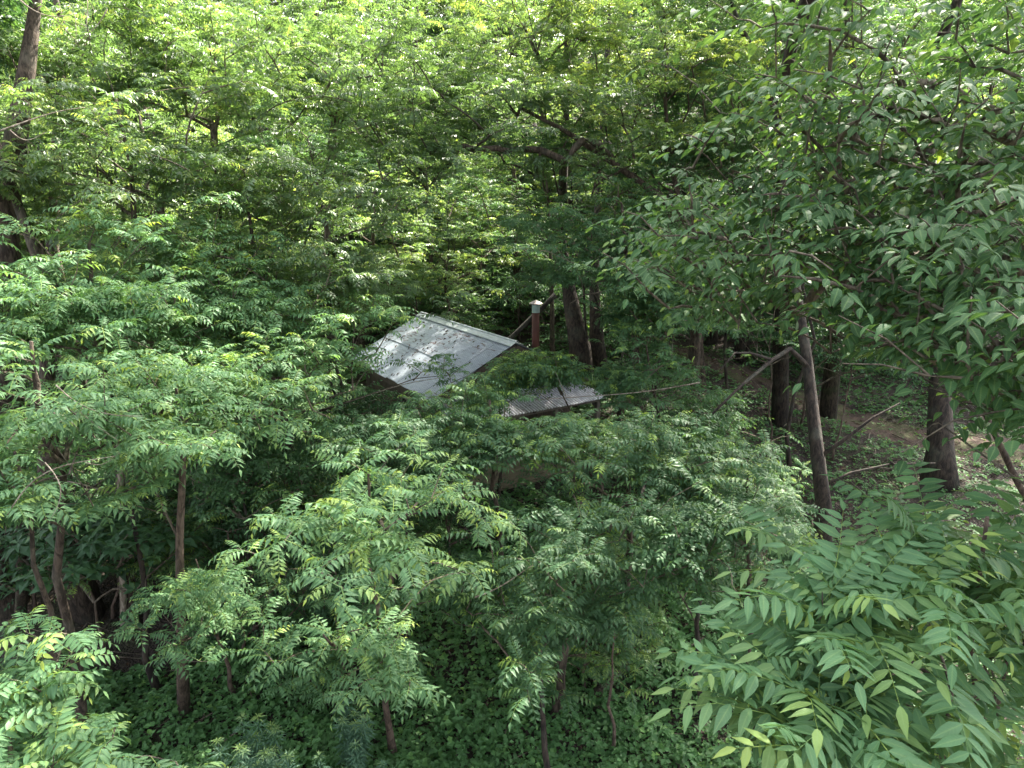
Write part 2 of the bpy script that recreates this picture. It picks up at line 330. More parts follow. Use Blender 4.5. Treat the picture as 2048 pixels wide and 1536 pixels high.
def whorl(nl, L, Wd, lod, q, tilt=.25):
    """a rosette of leaves around the tip of a shoot"""
    VV = []; TT = []; n = 0; ti = []; rb = []; al = []
    for k in range(nl):
        th = k * 2.4 + q.uniform(-.2, .2); z = tilt + .5 * (k / nl) ** 2
        f = np.array([math.cos(th), math.sin(th), z * q.uniform(.5, 1.4) - .3])
        s = (1 - .45 * k / nl) * q.uniform(.85, 1.1)
        V, T, r_, a_ = blade(L * s, Wd * s, lod, fold=q.uniform(.1, .4), droop=q.uniform(.15, .4), point=.5)
        V = V @ rot(f, np.array([0, 0, 1.]) + q.normal(0, .12, 3)).T
        V = V + [0, 0, .05 * k / nl * L / .15]
        VV.append(V); TT.append(T + n); n += len(V); ti += [.36 + .22 * k / nl + q.uniform(-.06, .06)] * len(T); rb += list(r_); al += list(a_)
    return np.concatenate(VV), np.concatenate(TT), np.array(ti), np.array(rb), np.array(al)

def spray(nl, L, ll, lw, lod, q):
    """a twig end with simple leaves on both sides (for trees too far away to take leaf by leaf)"""
    VV = []; TT = []; n = 0; ti = []; rb = []; al = []
    for k in range(nl):
        x = (k + .5) / nl; sg = 1 if k % 2 else -1
        p = np.array([L * x, 0, .1 * L * x - .35 * L * x * x])
        f = np.array([math.cos(R(55)), sg * math.sin(R(55)), -q.uniform(.15, .6)])
        if k == nl - 1: f = np.array([1, 0, -.5])
        V, T, r_, a_ = blade(ll * q.uniform(.75, 1.15), lw, lod, fold=.25, droop=.2, point=.42)
        V = V @ rot(f, np.array([0, 0, 1.]) + q.normal(0, .25, 3)).T + p
        VV.append(V); TT.append(T + n); n += len(V); ti += [.4 + q.uniform(-.1, .1) + .12 * x] * len(T); rb += list(r_); al += list(a_)
    return np.concatenate(VV), np.concatenate(TT), np.array(ti), np.array(rb), np.array(al)

q0 = np.random.default_rng(3)
TPL = {}
def tpl_set(key, makers): TPL[key] = [m() for m in makers]
for lod in (0, 1, 2):
    tpl_set(('pin', lod), [lambda i=i: frond(.47, [7, 6, 7, 6, 8, 5][i], .115, .0215, R([50, 75, 95, 60, 40, 85][i]), lod, [.1, .2, .1, .35, .15, .1][i], q0, side=[.1, -.2, .25, -.1, 0, .2][i]) for i in range(6)])
    tpl_set(('pinyoung', lod), [lambda i=i: frond(.36, [6, 5, 6][i], .10, .018, R([45, 90, 70][i]), lod, 1.0, q0, side=[.1, -.2, .1][i]) for i in range(3)])
    tpl_set(('leaf', lod), [lambda i=i: single(.092, .0235, .5 if lod == 1 else lod, q0) for i in range(6)])
tpl_set(('ail', 0), [lambda i=i: frond(.60, [8, 7, 8, 7, 9, 6][i], .138, .0228, R([25, 50, 70, 38, 20, 55][i]), 0, [.2, .4, .25, .55, .15, .35][i], q0, side=[.1, -.2, .25, -.15, 0, .3][i]) for i in range(6)])
tpl_set(('ailyoung', 0), [lambda i=i: frond(.36, [6, 5, 7][i], .085, .013, R([60, 110, 85][i]), 0, 1.1, q0) for i in range(3)])
tpl_set(('spray', 2), [lambda i=i: spray(9, .34, .09, .026, 2, q0) for i in range(5)])
tpl_set(('spray', 1), [lambda i=i: spray(9, .34, .09, .026, 1, q0) for i in range(5)])
tpl_set(('whorl', 1), [lambda i=i: whorl(7, .26, .055, 1, q0) for i in range(4)])
tpl_set(('herb', 1), [lambda i=i: whorl(16, .15, .0125, 1, q0, tilt=.5) for i in range(4)])

def batch(tpls, idx, M3, pos, tint):
    """many copies of a few shapes as one triangle soup"""
    Vs = []; Ts = []; ti = []; rb = []; al = []; n = 0
    for k, (V, T, t_, r_, a_) in enumerate(tpls):
        m = np.nonzero(idx == k)[0]
        if not len(m): continue
        VV = np.einsum('nij,vj->nvi', M3[m], V) + pos[m][:, None, :]
        TT = T[None] + (np.arange(len(m)) * len(V))[:, None, None] + n
        Vs.append(VV.reshape(-1, 3)); Ts.append(TT.reshape(-1, 3)); n += len(m) * len(V)
        ti.append((t_[None] + tint[m][:, None]).ravel()); rb.append(np.tile(r_, len(m))); al.append(np.tile(a_, len(m)))
    return np.concatenate(Vs), np.concatenate(Ts), np.clip(np.concatenate(ti), 0, 1), np.concatenate(rb), np.concatenate(al)

# ------------------------------------------------------------------ open views through the wood (gaps where no branch grows)
def inpoly(u, v, poly):
    c = np.zeros(len(u), bool); n = len(poly); j = n - 1
    for i in range(n):
        xi, yi = poly[i]; xj, yj = poly[j]
        c ^= ((yi > v) != (yj > v)) & (u < (xj - xi) * (v - yi) / (yj - yi + 1e-9) + xi); j = i
    return c
GAPS = [  # polygon, reaches this far, share of the growth that is left in it
    ([(770, 690), (845, 625), (1045, 690), (935, 750), (880, 765), (845, 782), (800, 765), (755, 735)], 22, .02),
    ([(1040, 585), (1095, 585), (1095, 700), (1040, 700)], 17.3, .0),
    ([(1090, 570), (1210, 560), (1210, 690), (1090, 690)], 22, .12),
    ([(1010, 795), (1090, 778), (1165, 758), (1235, 800), (1120, 832), (1010, 838)], 18, .05),
    ([(985, 945), (1085, 945), (1085, 1015), (985, 1015)], 17, .0),
    ([(1330, 665), (1560, 680), (1700, 740), (1870, 790), (1960, 860), (1880, 1000), (1660, 1000), (1560, 800), (1400, 760)], 26, .13),
    ([(1585, 560), (1640, 560), (1660, 1010), (1600, 1010)], 14, .12),
    ([(1120, 1290), (1420, 1230), (1500, 1536), (1000, 1536)], 12, .03),
    ([(1640, 1000), (1780, 980), (1720, 1130), (1640, 1130)], 14, .1),
    ([(345, 915), (385, 915), (385, 1040), (345, 1040)], 12, .0),
    ([(240, 1330), (470, 1330), (470, 1500), (240, 1500)], 12, .03),
    ([(60, 1180), (230, 1150), (250, 1260), (60, 1250)], 14, .1),
    ([(830, 1180), (1010, 1260), (1000, 1400), (880, 1420), (800, 1300)], 12, .12),
    ([(820, 1020), (900, 1000), (960, 1090), (850, 1100)], 13, .15),
    ([(1440, 1080), (1560, 1080), (1560, 1200), (1440, 1200)], 13, .3),
    ([(60, 870), (200, 860), (220, 1010), (60, 960)], 14, .25),
]
def open_view(P, q):
    u, v, z = proj(P); ok = z > 1.5
    for poly, far, keep in GAPS:
        m = inpoly(u, v, poly) & (z < far)
        ok &= ~(m & (q.random(len(u)) > keep))
    return ok
CAB = (np.array([.0988, 16.676, 1.25]), np.array([-.5361, .8441, 0]), np.array([-.8441, -.5361, 0]))
def not_in_cabin(P):
    d = P - CAB[0]; a = d @ CAB[1]; b = d @ CAB[2]
    return ~((a > -1.2) & (a < 5.8) & (np.abs(b) < 2.7) & (P[:, 2] < 4.75 - .45 * np.abs(b)))

# ------------------------------------------------------------------ trees
GOLD = 2.39996
def organs(kind, tips, dirs, q, per, flat=.25, scale=1.0, young=.06, lod=1):
    """where the leaves of a crown sit: index into the shapes, rotation, place, tint"""
    idx = []; M = []; pos = []; ti = []
    for tp, dr in zip(tips, dirs):
        tt = q.normal(0, .06)
        if kind in ('pin', 'ail'):
            k = max(3, int(per * q.uniform(.7, 1.3))); az0 = q.uniform(0, 6.28)
            for j in range(k):
                az = az0 + j * GOLD
                up = (.55 if kind == 'pin' else .95) - .75 * j / k + q.uniform(-.15, .15)
                f = np.array([math.cos(az), math.sin(az), up * .6]) + dr * .45
                s = scale * q.uniform(.8, 1.12) * (1 - .35 * (j == 0))
                nn = np.array([0, 0, 1.]) + q.normal(0, .22, 3)
                M.append(rot(f, nn) * s); pos.append(tp - dr * (.05 + .035 * j) * scale)
                isy = q.random() < young * (2.2 if j < 2 else .6)
                idx.append(100 + q.integers(3) if isy else q.integers(6)); ti.append(tt + q.normal(0, .05) + (.12 if j < 2 else 0))
        elif kind == 'elm':
            k = max(4, int(per * q.uniform(.7, 1.2)))
            d2 = dr * np.array([1, 1, .3]) + np.array([0, 0, -.04]); d2 /= np.linalg.norm(d2)
            lat = np.cross(d2, [0, 0, 1.]); lat /= np.linalg.norm(lat) + 1e-9
            for j in range(k):
                sg = 1 if j % 2 else -1; x = (j + .5) / k
                p = tp + d2 * (x - .6) * .55 * scale + np.array([0, 0, -.12 * x * x]) * scale
                f = d2 * .7 + lat * sg * .85 + np.array([0, 0, -q.uniform(.05, .62)])
                if j == k - 1: f = d2 + np.array([0, 0, -.6])
                M.append(rot(f, np.array([0, 0, 1.]) + q.normal(0, .26, 3)) * scale * q.uniform(.7, 1.15) * (1 if x < .8 else .72)); pos.append(p)
                idx.append(q.integers(6)); ti.append(tt + q.normal(0, .07) + (.3 * (x > .85) if q.random() < .6 else 0))
        elif kind == 'spray':
            k = max(3, int(per * q.uniform(.7, 1.3))); az0 = q.uniform(0, 6.28)
            for j in range(k):
                az = az0 + j * GOLD
                f = np.array([math.cos(az), math.sin(az), q.uniform(-.3, .35)]) + dr * .5
                M.append(rot(f, np.array([0, 0, 1.]) + q.normal(0, .25, 3)) * scale * q.uniform(.75, 1.2)); pos.append(tp - dr * .04 * j)
                idx.append(q.integers(5)); ti.append(tt + q.normal(0, .06))
        elif kind in ('whorl', 'herb'):
            f = np.array([math.cos(q.uniform(0, 6.3)), math.sin(q.uniform(0, 6.3)), 0])
            M.append(rot(f, np.array([0, 0, 1.]) + dr * .5 + q.normal(0, .2, 3)) * scale * q.uniform(.75, 1.2)); pos.append(tp); idx.append(q.integers(4)); ti.append(tt)
    return np.array(idx), np.array(M), np.array(pos), np.array(ti)

def skeleton(trunk, tips, q, up=.35, seg=4, droop=.12):
    """wood that joins every tip to the trunk: nodes, parents, chains"""
    nodes = [np.array(p, float) for p in trunk]; par = [-1] + list(range(len(trunk) - 1)); root_of = [-1] * len(trunk)
    chains = []
    ax = np.array(trunk)
    dist = np.array([np.min(np.linalg.norm(ax - t, axis=1)) for t in tips])
    for ti_ in np.argsort(dist):
        t = tips[ti_]; A = np.array(nodes); d = t - A; h = np.linalg.norm(d[:, :2], axis=1)
        cost = np.linalg.norm(d, axis=1) + np.maximum(0, A[:, 2] - t[2] + up * h) * 2.2
        cost[:max(1, len(trunk) // 4)] += 1.5
        k = int(np.argmin(cost)); a = nodes[k]; b = t
        L = np.linalg.norm(b - a); m = max(2, min(seg + 2, int(L / .35) + 1))
        prev = k; ch = [k]
        ctrl = a + (b - a) * .5 + np.array([0, 0, 1.]) * L * droop + q.normal(0, .05, 3) * L
        for j in range(1, m + 1):
            s = j / m
            p = a * (1 - s) ** 2 + 2 * ctrl * s * (1 - s) + b * s * s
            if j < m: p = p + q.normal(0, .018, 3) * L
            nodes.append(p); par.append(prev); root_of.append(len(chains) if k < len(trunk) else root_of[k]); prev = len(nodes) - 1; ch.append(prev)
        chains.append(ch)
    return np.array(nodes), np.array(par), chains, root_of

def wood_meshes(trunk, trad, nodes, par, chains, root_of, rt=.005, k=5, tk=10, seed=0, by_limb=True):
    cnt = np.zeros(len(nodes))
    for ch in chains: cnt[ch[-1]] += 1
    for i in range(len(nodes) - 1, -1, -1):
        if par[i] >= 0: cnt[par[i]] += cnt[i]
    rad = rt * np.maximum(1, cnt) ** .52
    T = MB()
    tr = np.array(trunk); T.tube(tr, np.array(trad), tk, rough=.05, seed=seed)
    limbs = {}
    nt_ = len(trunk)
    for ci, ch in enumerate(chains):
        r0 = ch[0] < nt_
        key = root_of[ch[1]]
        mb = limbs.setdefault(key, MB())
        P = nodes[ch]; rr = rad[ch].copy(); rr[0] = min(rad[ch[0]], rr[1] * 1.25) if not r0 else rr[1] * 1.15
        rr[-1] = rt * .6
        mb.tube(P, rr, k if rr[1] > .012 else 4, cap=False)
    return T, limbs

def tips_in(C, Rd, n, q, shell=.45, flat=0.0, bottom=-.8, loose=True):
    if loose:
        nb = max(3, int(n / 7)); cs = tips_in(C, np.asarray(Rd) * np.array([1.02, 1.0, 1.0]), nb, q, shell, flat, bottom, False)
        cs = cs + q.normal(0, .10, cs.shape) * np.asarray(Rd); m_ = float(np.mean(Rd[:2])); br = min(.9, .5 * m_ + .1) * q.uniform(.6, 1.5, nb); k = q.integers(nb, size=n)
        d = q.normal(0, .55, (n, 3)) * br[k][:, None] * np.array([1, 1, .42]); d[:, 2] -= .10 * (d[:, 0] ** 2 + d[:, 1] ** 2) / br[k]
        return cs[k] + d
    out = []
    while len(out) < n:
        p = q.uniform(-1, 1, 3); r = np.linalg.norm(p)
        if r > 1 or p[2] < bottom: continue
        if q.random() > (r ** 2 + shell * .35): continue
        out.append(C + p * Rd)
    return np.array(out)
def trunk_line(base, top, q, n=8, bend=.03, via=None):
    base = np.array(base, float); top = np.array(top, float); L = np.linalg.norm(top - base)
    out = []
    for i in range(n):
        s = i / (n - 1); p = base * (1 - s) + top * s
        if via is not None: p = p + (np.array(via) - (base + top) / 2) * 4 * s * (1 - s)
        if 0 < i < n - 1: p = p + q.normal(0, bend * .35, 3) * L * np.array([1, 1, .2])
        out.append(p)
    return np.array(out)

MESHCACHE = {}
def leaf_mesh(kind, lod, i, mat):
    key = (kind, lod, i, mat.name)
    if key not in MESHCACHE:
        V, T, t_, r_, a_ = TPL[(kind, lod)][i]
        MESHCACHE[key] = mesh_from('leaf_' + kind, V, T, mat, tint=np.clip(t_, 0, 1), rib=r_, along=a_, smooth=(lod == 0))
    return MESHCACHE[key]

NLEAF = [0]
def add_foliage(root, base, kind, lod, mat, org, q, nparts, tplkind=None):
    idx, M, pos, ti = org
    if not len(idx): return
    tk = tplkind or {'elm': 'leaf'}.get(kind, kind)
    yk = {'pin': 'pinyoung', 'ail': 'ailyoung'}.get(kind)
    tpls = TPL[(tk, lod)] + (TPL[(yk, lod)] if yk else [])
    nb = len(TPL[(tk, lod)])
    idx = np.where(idx >= 100, idx - 100 + nb, idx)
    u, v, z = proj(pos)
    inn = (u > -60) & (u < 2108) & (v > -60) & (v < 1596) & (z > 0)
    score = np.where(inn, 1 / np.maximum(z, .1), 0)
    order = np.argsort(-score, kind='stable')
    sel = order[:nparts]; sel = sel[score[sel] > 0] if nparts else sel[:0]
    rest = np.setdiff1d(np.arange(len(idx)), sel)
    for i in sel:
        k = int(idx[i]); kk = (tk, k) if k < nb else (yk, k - nb)
        o = bpy.data.objects.new('leaf', leaf_mesh(kk[0], lod, kk[1], mat)); COL.objects.link(o); o.parent = root
        m = Matrix.Identity(4)
        for a in range(3):
            for b in range(3): m[a][b] = M[i][a][b]
            m[a][3] = pos[i][a] - base[a]
        o.matrix_local = m
        NLEAF[0] += 1
    if len(rest):
        V, T, t2, rb, al = batch(tpls, idx[rest], M[rest], pos[rest] - base, ti[rest])
        me = mesh_from('foliage', V, T, mat, tint=t2, rib=rb if lod < 2 else None, along=al if lod < 2 else None, smooth=(lod == 0))
        obj('foliage' , me, root, kind='stuff')

def tree(name, label, cat, C, Rd, base=None, kind='pin', lod=1, mat=None, bark=None, tips=70, per=8, seed=1, r0=.05, top=None,
         nparts=0, scale=1.0, young=.06, group=None, clear=True, limbs=True, via=None, extra=None, bottom=-.8, tplkind=None, trunk=None, cut=None):
    q = np.random.default_rng(seed)
    mat = mat or M_walnut; bark = bark or M_bark
    C = np.array(C, float); Rd = np.array(Rd, float)
    if base is None: base = np.array([C[0] + q.normal(0, .25), C[1] + q.normal(0, .3) + .1, 0])
    base = np.array([base[0], base[1], float(H(base[0], base[1])) - .08])
    if trunk is None:
        tp = np.array(top, float) if top is not None else C + np.array([0, 0, Rd[2] * .55])
        trunk = trunk_line(base, tp, q, 9, via=via)
    else: trunk = np.array(trunk, float)
    if not not_in_cabin(np.array([[base[0], base[1], 2.0]]))[0]: print('BASE IN CABIN:', label)
    n = len(trunk); s = np.linspace(0, 1, n); trad = r0 * (1.12 - .85 * s ** 1.1); trad[0] *= 1.5; trad[1] *= 1.08
    P = tips_in(C, Rd, int(tips * 1.3), q, bottom=bottom)
    if extra is not None: P = np.concatenate([P, np.array(extra)])
    if clear:
        P = P[open_view(P, q) & not_in_cabin(P)]
    P = P[P[:, 2] > H(P[:, 0], P[:, 1]) + .25]
    if cut is not None: P = P[cut(P)]
    root = empty(name, base); tag(root, label, cat, group)
    if not len(P): 
        MB_ = MB(); MB_.tube(trunk - base, trad, 10, rough=.05); MB_.build('trunk', bark, root, smooth=True); return root
    nodes, par, chains, ro = skeleton(trunk, P, q)
    T, LM = wood_meshes(trunk - base, trad, nodes - base, par, chains, ro, seed=seed, rt=.0045 if lod == 0 else .0055)
    T.build('trunk', bark, root, smooth=True)
    for key, mb in LM.items():
        if limbs: mb.build('branch', M_twig if r0 < .12 else bark, root, smooth=True)
    if not limbs:
        mb = MB()
        for b in LM.values():
            for V, Tt in zip(b.V, b.T): pass
            mb.add(np.concatenate(b.V), np.concatenate(b.T))
        mb.build('branches_', bark, root, smooth=True).name = 'branch'
    tipn = [c[-1] for c in chains]; dirs = np.array([nodes[c[-1]] - nodes[c[-2]] for c in chains]); dirs /= np.linalg.norm(dirs, axis=1)[:, None] + 1e-9
    org = organs(kind, nodes[tipn], dirs, q, per, scale=scale, young=young)
    idx, M, pos, ti = org
    if clear:
        mid = pos + M[:, :, 0] * .22
        ok = open_view(mid, q)
        ok &= not_in_cabin(mid)
        idx, M, pos, ti = idx[ok], M[ok], pos[ok], ti[ok]
    add_foliage(root, base, kind, lod, mat, (idx, M, pos, ti), q, nparts, tplkind)
    return root
# ------------------------------------------------------------------ the ground and the trail
def sheet(name, xs, ys, mat, dz=0.0, f=None, kind='structure'):
    X, Y = np.meshgrid(xs, ys, indexing='ij'); Z = H(X, Y) + dz
    V = np.stack([X, Y, Z], -1).reshape(-1, 3); ny = len(ys)
    i, j = np.meshgrid(np.arange(len(xs) - 1), np.arange(ny - 1), indexing='ij'); a = (i * ny + j).ravel()
    T = np.concatenate([np.stack([a, a + ny, a + ny + 1], 1), np.stack([a, a + ny + 1, a + 1], 1)])
    return obj(name, mesh_from(name, V, T, mat, smooth=True), kind=kind)
xs = np.concatenate([np.linspace(-150, -20, 30), np.linspace(-19.6, 19.6, 140), np.linspace(20, 150, 30)])
ys = np.concatenate([np.linspace(-40, 4, 12), np.linspace(4.3, 36, 120), np.linspace(37, 190, 50)])
M_ground = ground_mat('forest_floor')
sheet('ground', xs, ys, M_ground)
PATH = np.array([(2.0, 33.5), (4.6, 28.5), (6.6, 25.3), (8.6, 22.6), (10.2, 20.2), (12.0, 18.4), (15.0, 17.4), (20.0, 16.6), (30, 15.5)])
def smooth_line(P, n):
    P = np.asarray(P, float); s = np.r_[0, np.cumsum(np.linalg.norm(np.diff(P, axis=0), axis=1))]
    t = np.linspace(0, s[-1], n); L = np.stack([np.interp(t, s, P[:, k]) for k in range(P.shape[1])], 1)
    for _ in range(12): L[1:-1] = (L[:-2] + 2 * L[1:-1] + L[2:]) / 4
    return L
pl = smooth_line(PATH, 90)
tn = np.gradient(pl, axis=0); tn /= np.linalg.norm(tn, axis=1)[:, None]; nn = np.stack([-tn[:, 1], tn[:, 0]], 1)
VV = []
for i in range(len(pl)):
    wd = .85 + .18 * math.sin(i * .7) + .12 * math.sin(i * 2.1)
    for k in np.linspace(-1, 1, 9):
        p = pl[i] + nn[i] * k * wd; VV.append((p[0], p[1], float(H(*p)) + .03 - .028 * abs(k) ** 3))
i, j = np.meshgrid(np.arange(len(pl) - 1), np.arange(8), indexing='ij'); a = (i * 9 + j).ravel()
TT = np.concatenate([np.stack([a, a + 1, a + 10], 1), np.stack([a, a + 10, a + 9], 1)])
obj('path', mesh_from('path', np.array(VV), TT, path_mat('trail_dirt'), smooth=True), kind='structure')
def path_dist(P):
    return np.min(np.linalg.norm(P[:, None, :2] - pl[None], axis=2), axis=1)

# ------------------------------------------------------------------ the cabin
M_zinc = roof_mat('old_zinc', (.36, .41, .47), .80, .93, rib=(0, .0685, 1.5))
M_tin = roof_mat('rusty_tin', (.80, .80, .88), .80, .95, streak=(2.0, 6, 6), rib=(1, .084, 1.8))
M_cap = roof_mat('ridge_zinc', (.36, .40, .43), .95, 1.1)
M_wood = plain('weathered_boards', (.075, .055, .042), .85, var=.35, scale=5, stretch=(1, 6, .7))
M_woodl = plain('grey_timber', (.17, .15, .12), .85, var=.3, scale=5, stretch=(1, 6, .7))
M_deck = plain('green_brown_planks', (.16, .14, .085), .85, var=.3, scale=4, stretch=(6, 1, 6))
M_rustpipe = plain('brown_red_paint', (.10, .034, .022), .65, var=.22, scale=5)
M_galv = plain('weathered_galvanised', (.30, .40, .38), .5, metal=.35, var=.2, scale=10)
M_caprust = plain('cap_metal', (.42, .36, .35), .6, metal=.2, var=.45, scale=9)
M_glass = plain('dark_glass', (.02, .025, .025), .12, var=.1)

CZ = 1.25
cab = empty('cabin', (.0988, 16.676, CZ), math.atan2(.8441, -.5361))
tag(cab, 'small wooden cabin under a grey corrugated metal roof, half hidden by trees', 'cabin')
RH, EH, HW, CL = 3.30, 2.185, 2.391, 5.482
def corr(name, x0, x1, P0, P1, mat, axis='x', pitch=.0685, amp=.0095, q=None, parent=cab, nrow=2, thick=.004):
    """a corrugated sheet: ribs run from line P0 to line P1 ((t, z) pairs), repeated along x0..x1"""
    n = max(8, int(round((x1 - x0) / pitch * 6)))
    X = np.linspace(x0, x1, n + 1); wv = amp * np.cos(X / pitch * 2 * math.pi)
    V = []; T = []
    rows = np.linspace(0, 1, nrow)
    for s in rows:
        t = P0[0] + (P1[0] - P0[0]) * s; z = P0[1] + (P1[1] - P0[1]) * s
        sag = -.012 * math.sin(math.pi * s)
        for k in range(n + 1):
            V.append((X[k], t, z + wv[k] + sag) if axis == 'x' else (t, X[k], z + wv[k] + sag))
    V = np.array(V); m = n + 1; r = len(rows)
    V = np.concatenate([V, V - [0, 0, thick]])
    o = r * m
    for a in range(r - 1):
        for k in range(n):
            p = a * m + k
            T += [(p, p + 1, p + m + 1), (p, p + m + 1, p + m), (p + o, p + m + 1 + o, p + 1 + o), (p + o, p + m + o, p + m + 1 + o)]
    for k in range(n):
        T += [(k, k + o, k + 1 + o), (k, k + 1 + o, k + 1)]; e = (r - 1) * m
        T += [(e + k, e + k + 1, e + k + 1 + o), (e + k, e + k + 1 + o, e + k + o)]
    for a in range(r - 1):
        for k in (0, n):
            p = a * m + k; T += [(p, p + m, p + m + o), (p, p + m + o, p + o)]
    return obj(name, mesh_from(name, V, np.array(T), mat, smooth=False), parent)
qc = np.random.default_rng(5)
slope = (RH - EH) / HW
def zroof(y): return RH - slope * abs(y)
for sgn in (1, -1):
    for k in range(8):
        x0 = k * CL / 8 - (.03 if k else 0); x1 = (k + 1) * CL / 8
        up = .006 * (k % 2)
        ym = 1.28 + qc.uniform(-.015, .015); ye = HW + qc.uniform(-.015, .02)
        corr('roof_sheet', x0, x1, (sgn * .05, zroof(.05) + .03 + up), (sgn * ym, zroof(ym) + .03 + up), M_zinc)
        corr('roof_sheet', x0, x1, (sgn * (ym - .16), zroof(ym - .16) + .008 + up), (sgn * ye, zroof(ye) + .012 + up), M_zinc)
# ridge cap: a rolled top with two notched flanges
mb = MB(); V = []; prof = [(-.19, -.075), (-.17, -.058), (-.045, .008), (-.035, .035), (0, .05), (.035, .035), (.045, .008), (.17, -.058), (.19, -.075)]
for x in (-.06, CL + .04):
    for y, z in prof: V.append((x, y, RH + .055 + z))
T = []; m = len(prof)
for k in range(m - 1): T += [(k, k + 1, k + m + 1), (k, k + m + 1, k + m)]
V = np.array(V); o_ = len(V); V = np.concatenate([V, V - [0, 0, .006]]); T = T + [(a + o_, c + o_, b + o_) for a, b, c in T]
obj('ridge_cap', mesh_from('ridge_cap', V, np.array(T), M_cap), cab)
# rake boards, fascias, rafters
def beam(name, A, B, w_, h_, mat, parent=cab):
    A = np.array(A, float); B = np.array(B, float); L = np.linalg.norm(B - A); f = (B - A) / L
    up = np.array([0, 0, 1.]) if abs(f[2]) < .95 else np.array([0, 1., 0])
    Rm = rot(f, up); M4 = np.eye(4); M4[:3, :3] = Rm; M4[:3, 3] = A
    mb = MB(); mb.box(0, L, -w_ / 2, w_ / 2, -h_ / 2, h_ / 2, M4); return mb.build(name, mat, parent)
for x in (.02, CL - .02):
    for sgn in (1, -1):
        beam('rake_board', (x, sgn * .0, RH - .10), (x, sgn * (HW - .02), EH - .10), .035, .17, M_wood)
for sgn in (1, -1):
    beam('fascia', (.05, sgn * (HW - .06), EH - .09), (CL - .05, sgn * (HW - .06), EH - .09), .03, .13, M_wood)
    for k in range(9):
        x = .35 + k * .6
        beam('rafter', (x, sgn * .06, RH - .09), (x, sgn * (HW - .12), EH - .06), .045, .09, M_woodl)
# walls of upright boards, the front one under the gable with a door
WX0, WX1, WY = .38, CL - .3, 2.02
def board(x0, x1, y0, y1, z0, z1, mat=M_wood):
    mb = MB(); mb.box(x0, x1, y0, y1, z0, z1); return mb.build('board', mat, cab)
nb_ = 18
for k in range(nb_):
    y0 = -WY + k * 2 * WY / nb_; y1 = y0 + 2 * WY / nb_ - .008; yc = (y0 + y1) / 2
    zt = zroof(max(abs(y0), abs(y1))) - .14
    if 7 <= k <= 10: board(WX0 - .022 + qc.uniform(-.004, .004), WX0, y0, y1, 1.95, zt)
    elif k in (13, 14, 15): board(WX0 - .022, WX0, y0, y1, 1.75, zt); board(WX0 - .022, WX0, y0, y1, -.5, .95)
    else: board(WX0 - .022 + qc.uniform(-.004, .004), WX0, y0, y1, -.5, zt)
for k in range(nb_):
    y0 = -WY + k * 2 * WY / nb_; y1 = y0 + 2 * WY / nb_ - .008
    board(WX1, WX1 + .022, y0, y1, -.3, zroof(max(abs(y0), abs(y1))) - .14)
nb2 = 20
for sgn in (1, -1):
    for k in range(nb2):
        x0 = WX0 + .002 + k * (WX1 - WX0) / nb2; x1 = x0 + (WX1 - WX0) / nb2 - .008
        ya, yb = sorted((sgn * WY, sgn * (WY + .022 + qc.uniform(-.004, .004))))
        if sgn == 1 and k in (6, 7, 8): board(x0, x1, ya, yb, 1.7, EH - .02); board(x0, x1, ya, yb, -.5, .9)
        else: board(x0, x1, ya, yb, -.5, EH - .02)
yd0 = -WY + 7 * 2 * WY / nb_; yd1 = -WY + 11 * 2 * WY / nb_ - .01
mb = MB(); mb.box(WX0 - .015, WX0 + .02, yd0, yd1, .0, 1.94)
door = mb.build('door', M_woodl, cab)
mb = MB(); mb.tube([(WX0 - .05, yd0 + .1, .95), (WX0 - .05, yd0 + .1, 1.08)], .012, 6); mb.build('handle', M_galv, door)
def window(cx, y0, y1, z0, z1, ax):
    mb = MB()
    t = .05
    if ax == 'x':
        for (a, b, c, d) in ((y0, y1, z0, z0 + t), (y0, y1, z1 - t, z1), (y0, y0 + t, z0 + t, z1 - t), (y1 - t, y1, z0 + t, z1 - t), ((y0 + y1) / 2 - .015, (y0 + y1) / 2 + .015, z0 + t, z1 - t)):
            mb.box(cx - .03, cx + .02, a, b, c, d)
    else:
        for (a, b, c, d) in ((y0, y1, z0, z0 + t), (y0, y1, z1 - t, z1), (y0, y0 + t, z0 + t, z1 - t), (y1 - t, y1, z0 + t, z1 - t), ((y0 + y1) / 2 - .015, (y0 + y1) / 2 + .015, z0 + t, z1 - t)):
            mb.box(a, b, cx - .02, cx + .03, c, d)
    wdw = mb.build('window', M_woodl, cab)
    g = MB()
    if ax == 'x': g.box(cx + .0, cx + .008, y0 + t, y1 - t, z0 + t, z1 - t)
    else: g.box(y0 + t, y1 - t, cx, cx + .008, z0 + t, z1 - t)
    g.build('pane', M_glass, wdw)
window(WX0 - .01, -WY + 13 * 2 * WY / nb_, -WY + 16 * 2 * WY / nb_ - .008, .95, 1.75, 'x')
window(WY + .008, WX0 + 6 * (WX1 - WX0) / nb2, WX0 + 9 * (WX1 - WX0) / nb2 - .006, .9, 1.7, 'y')
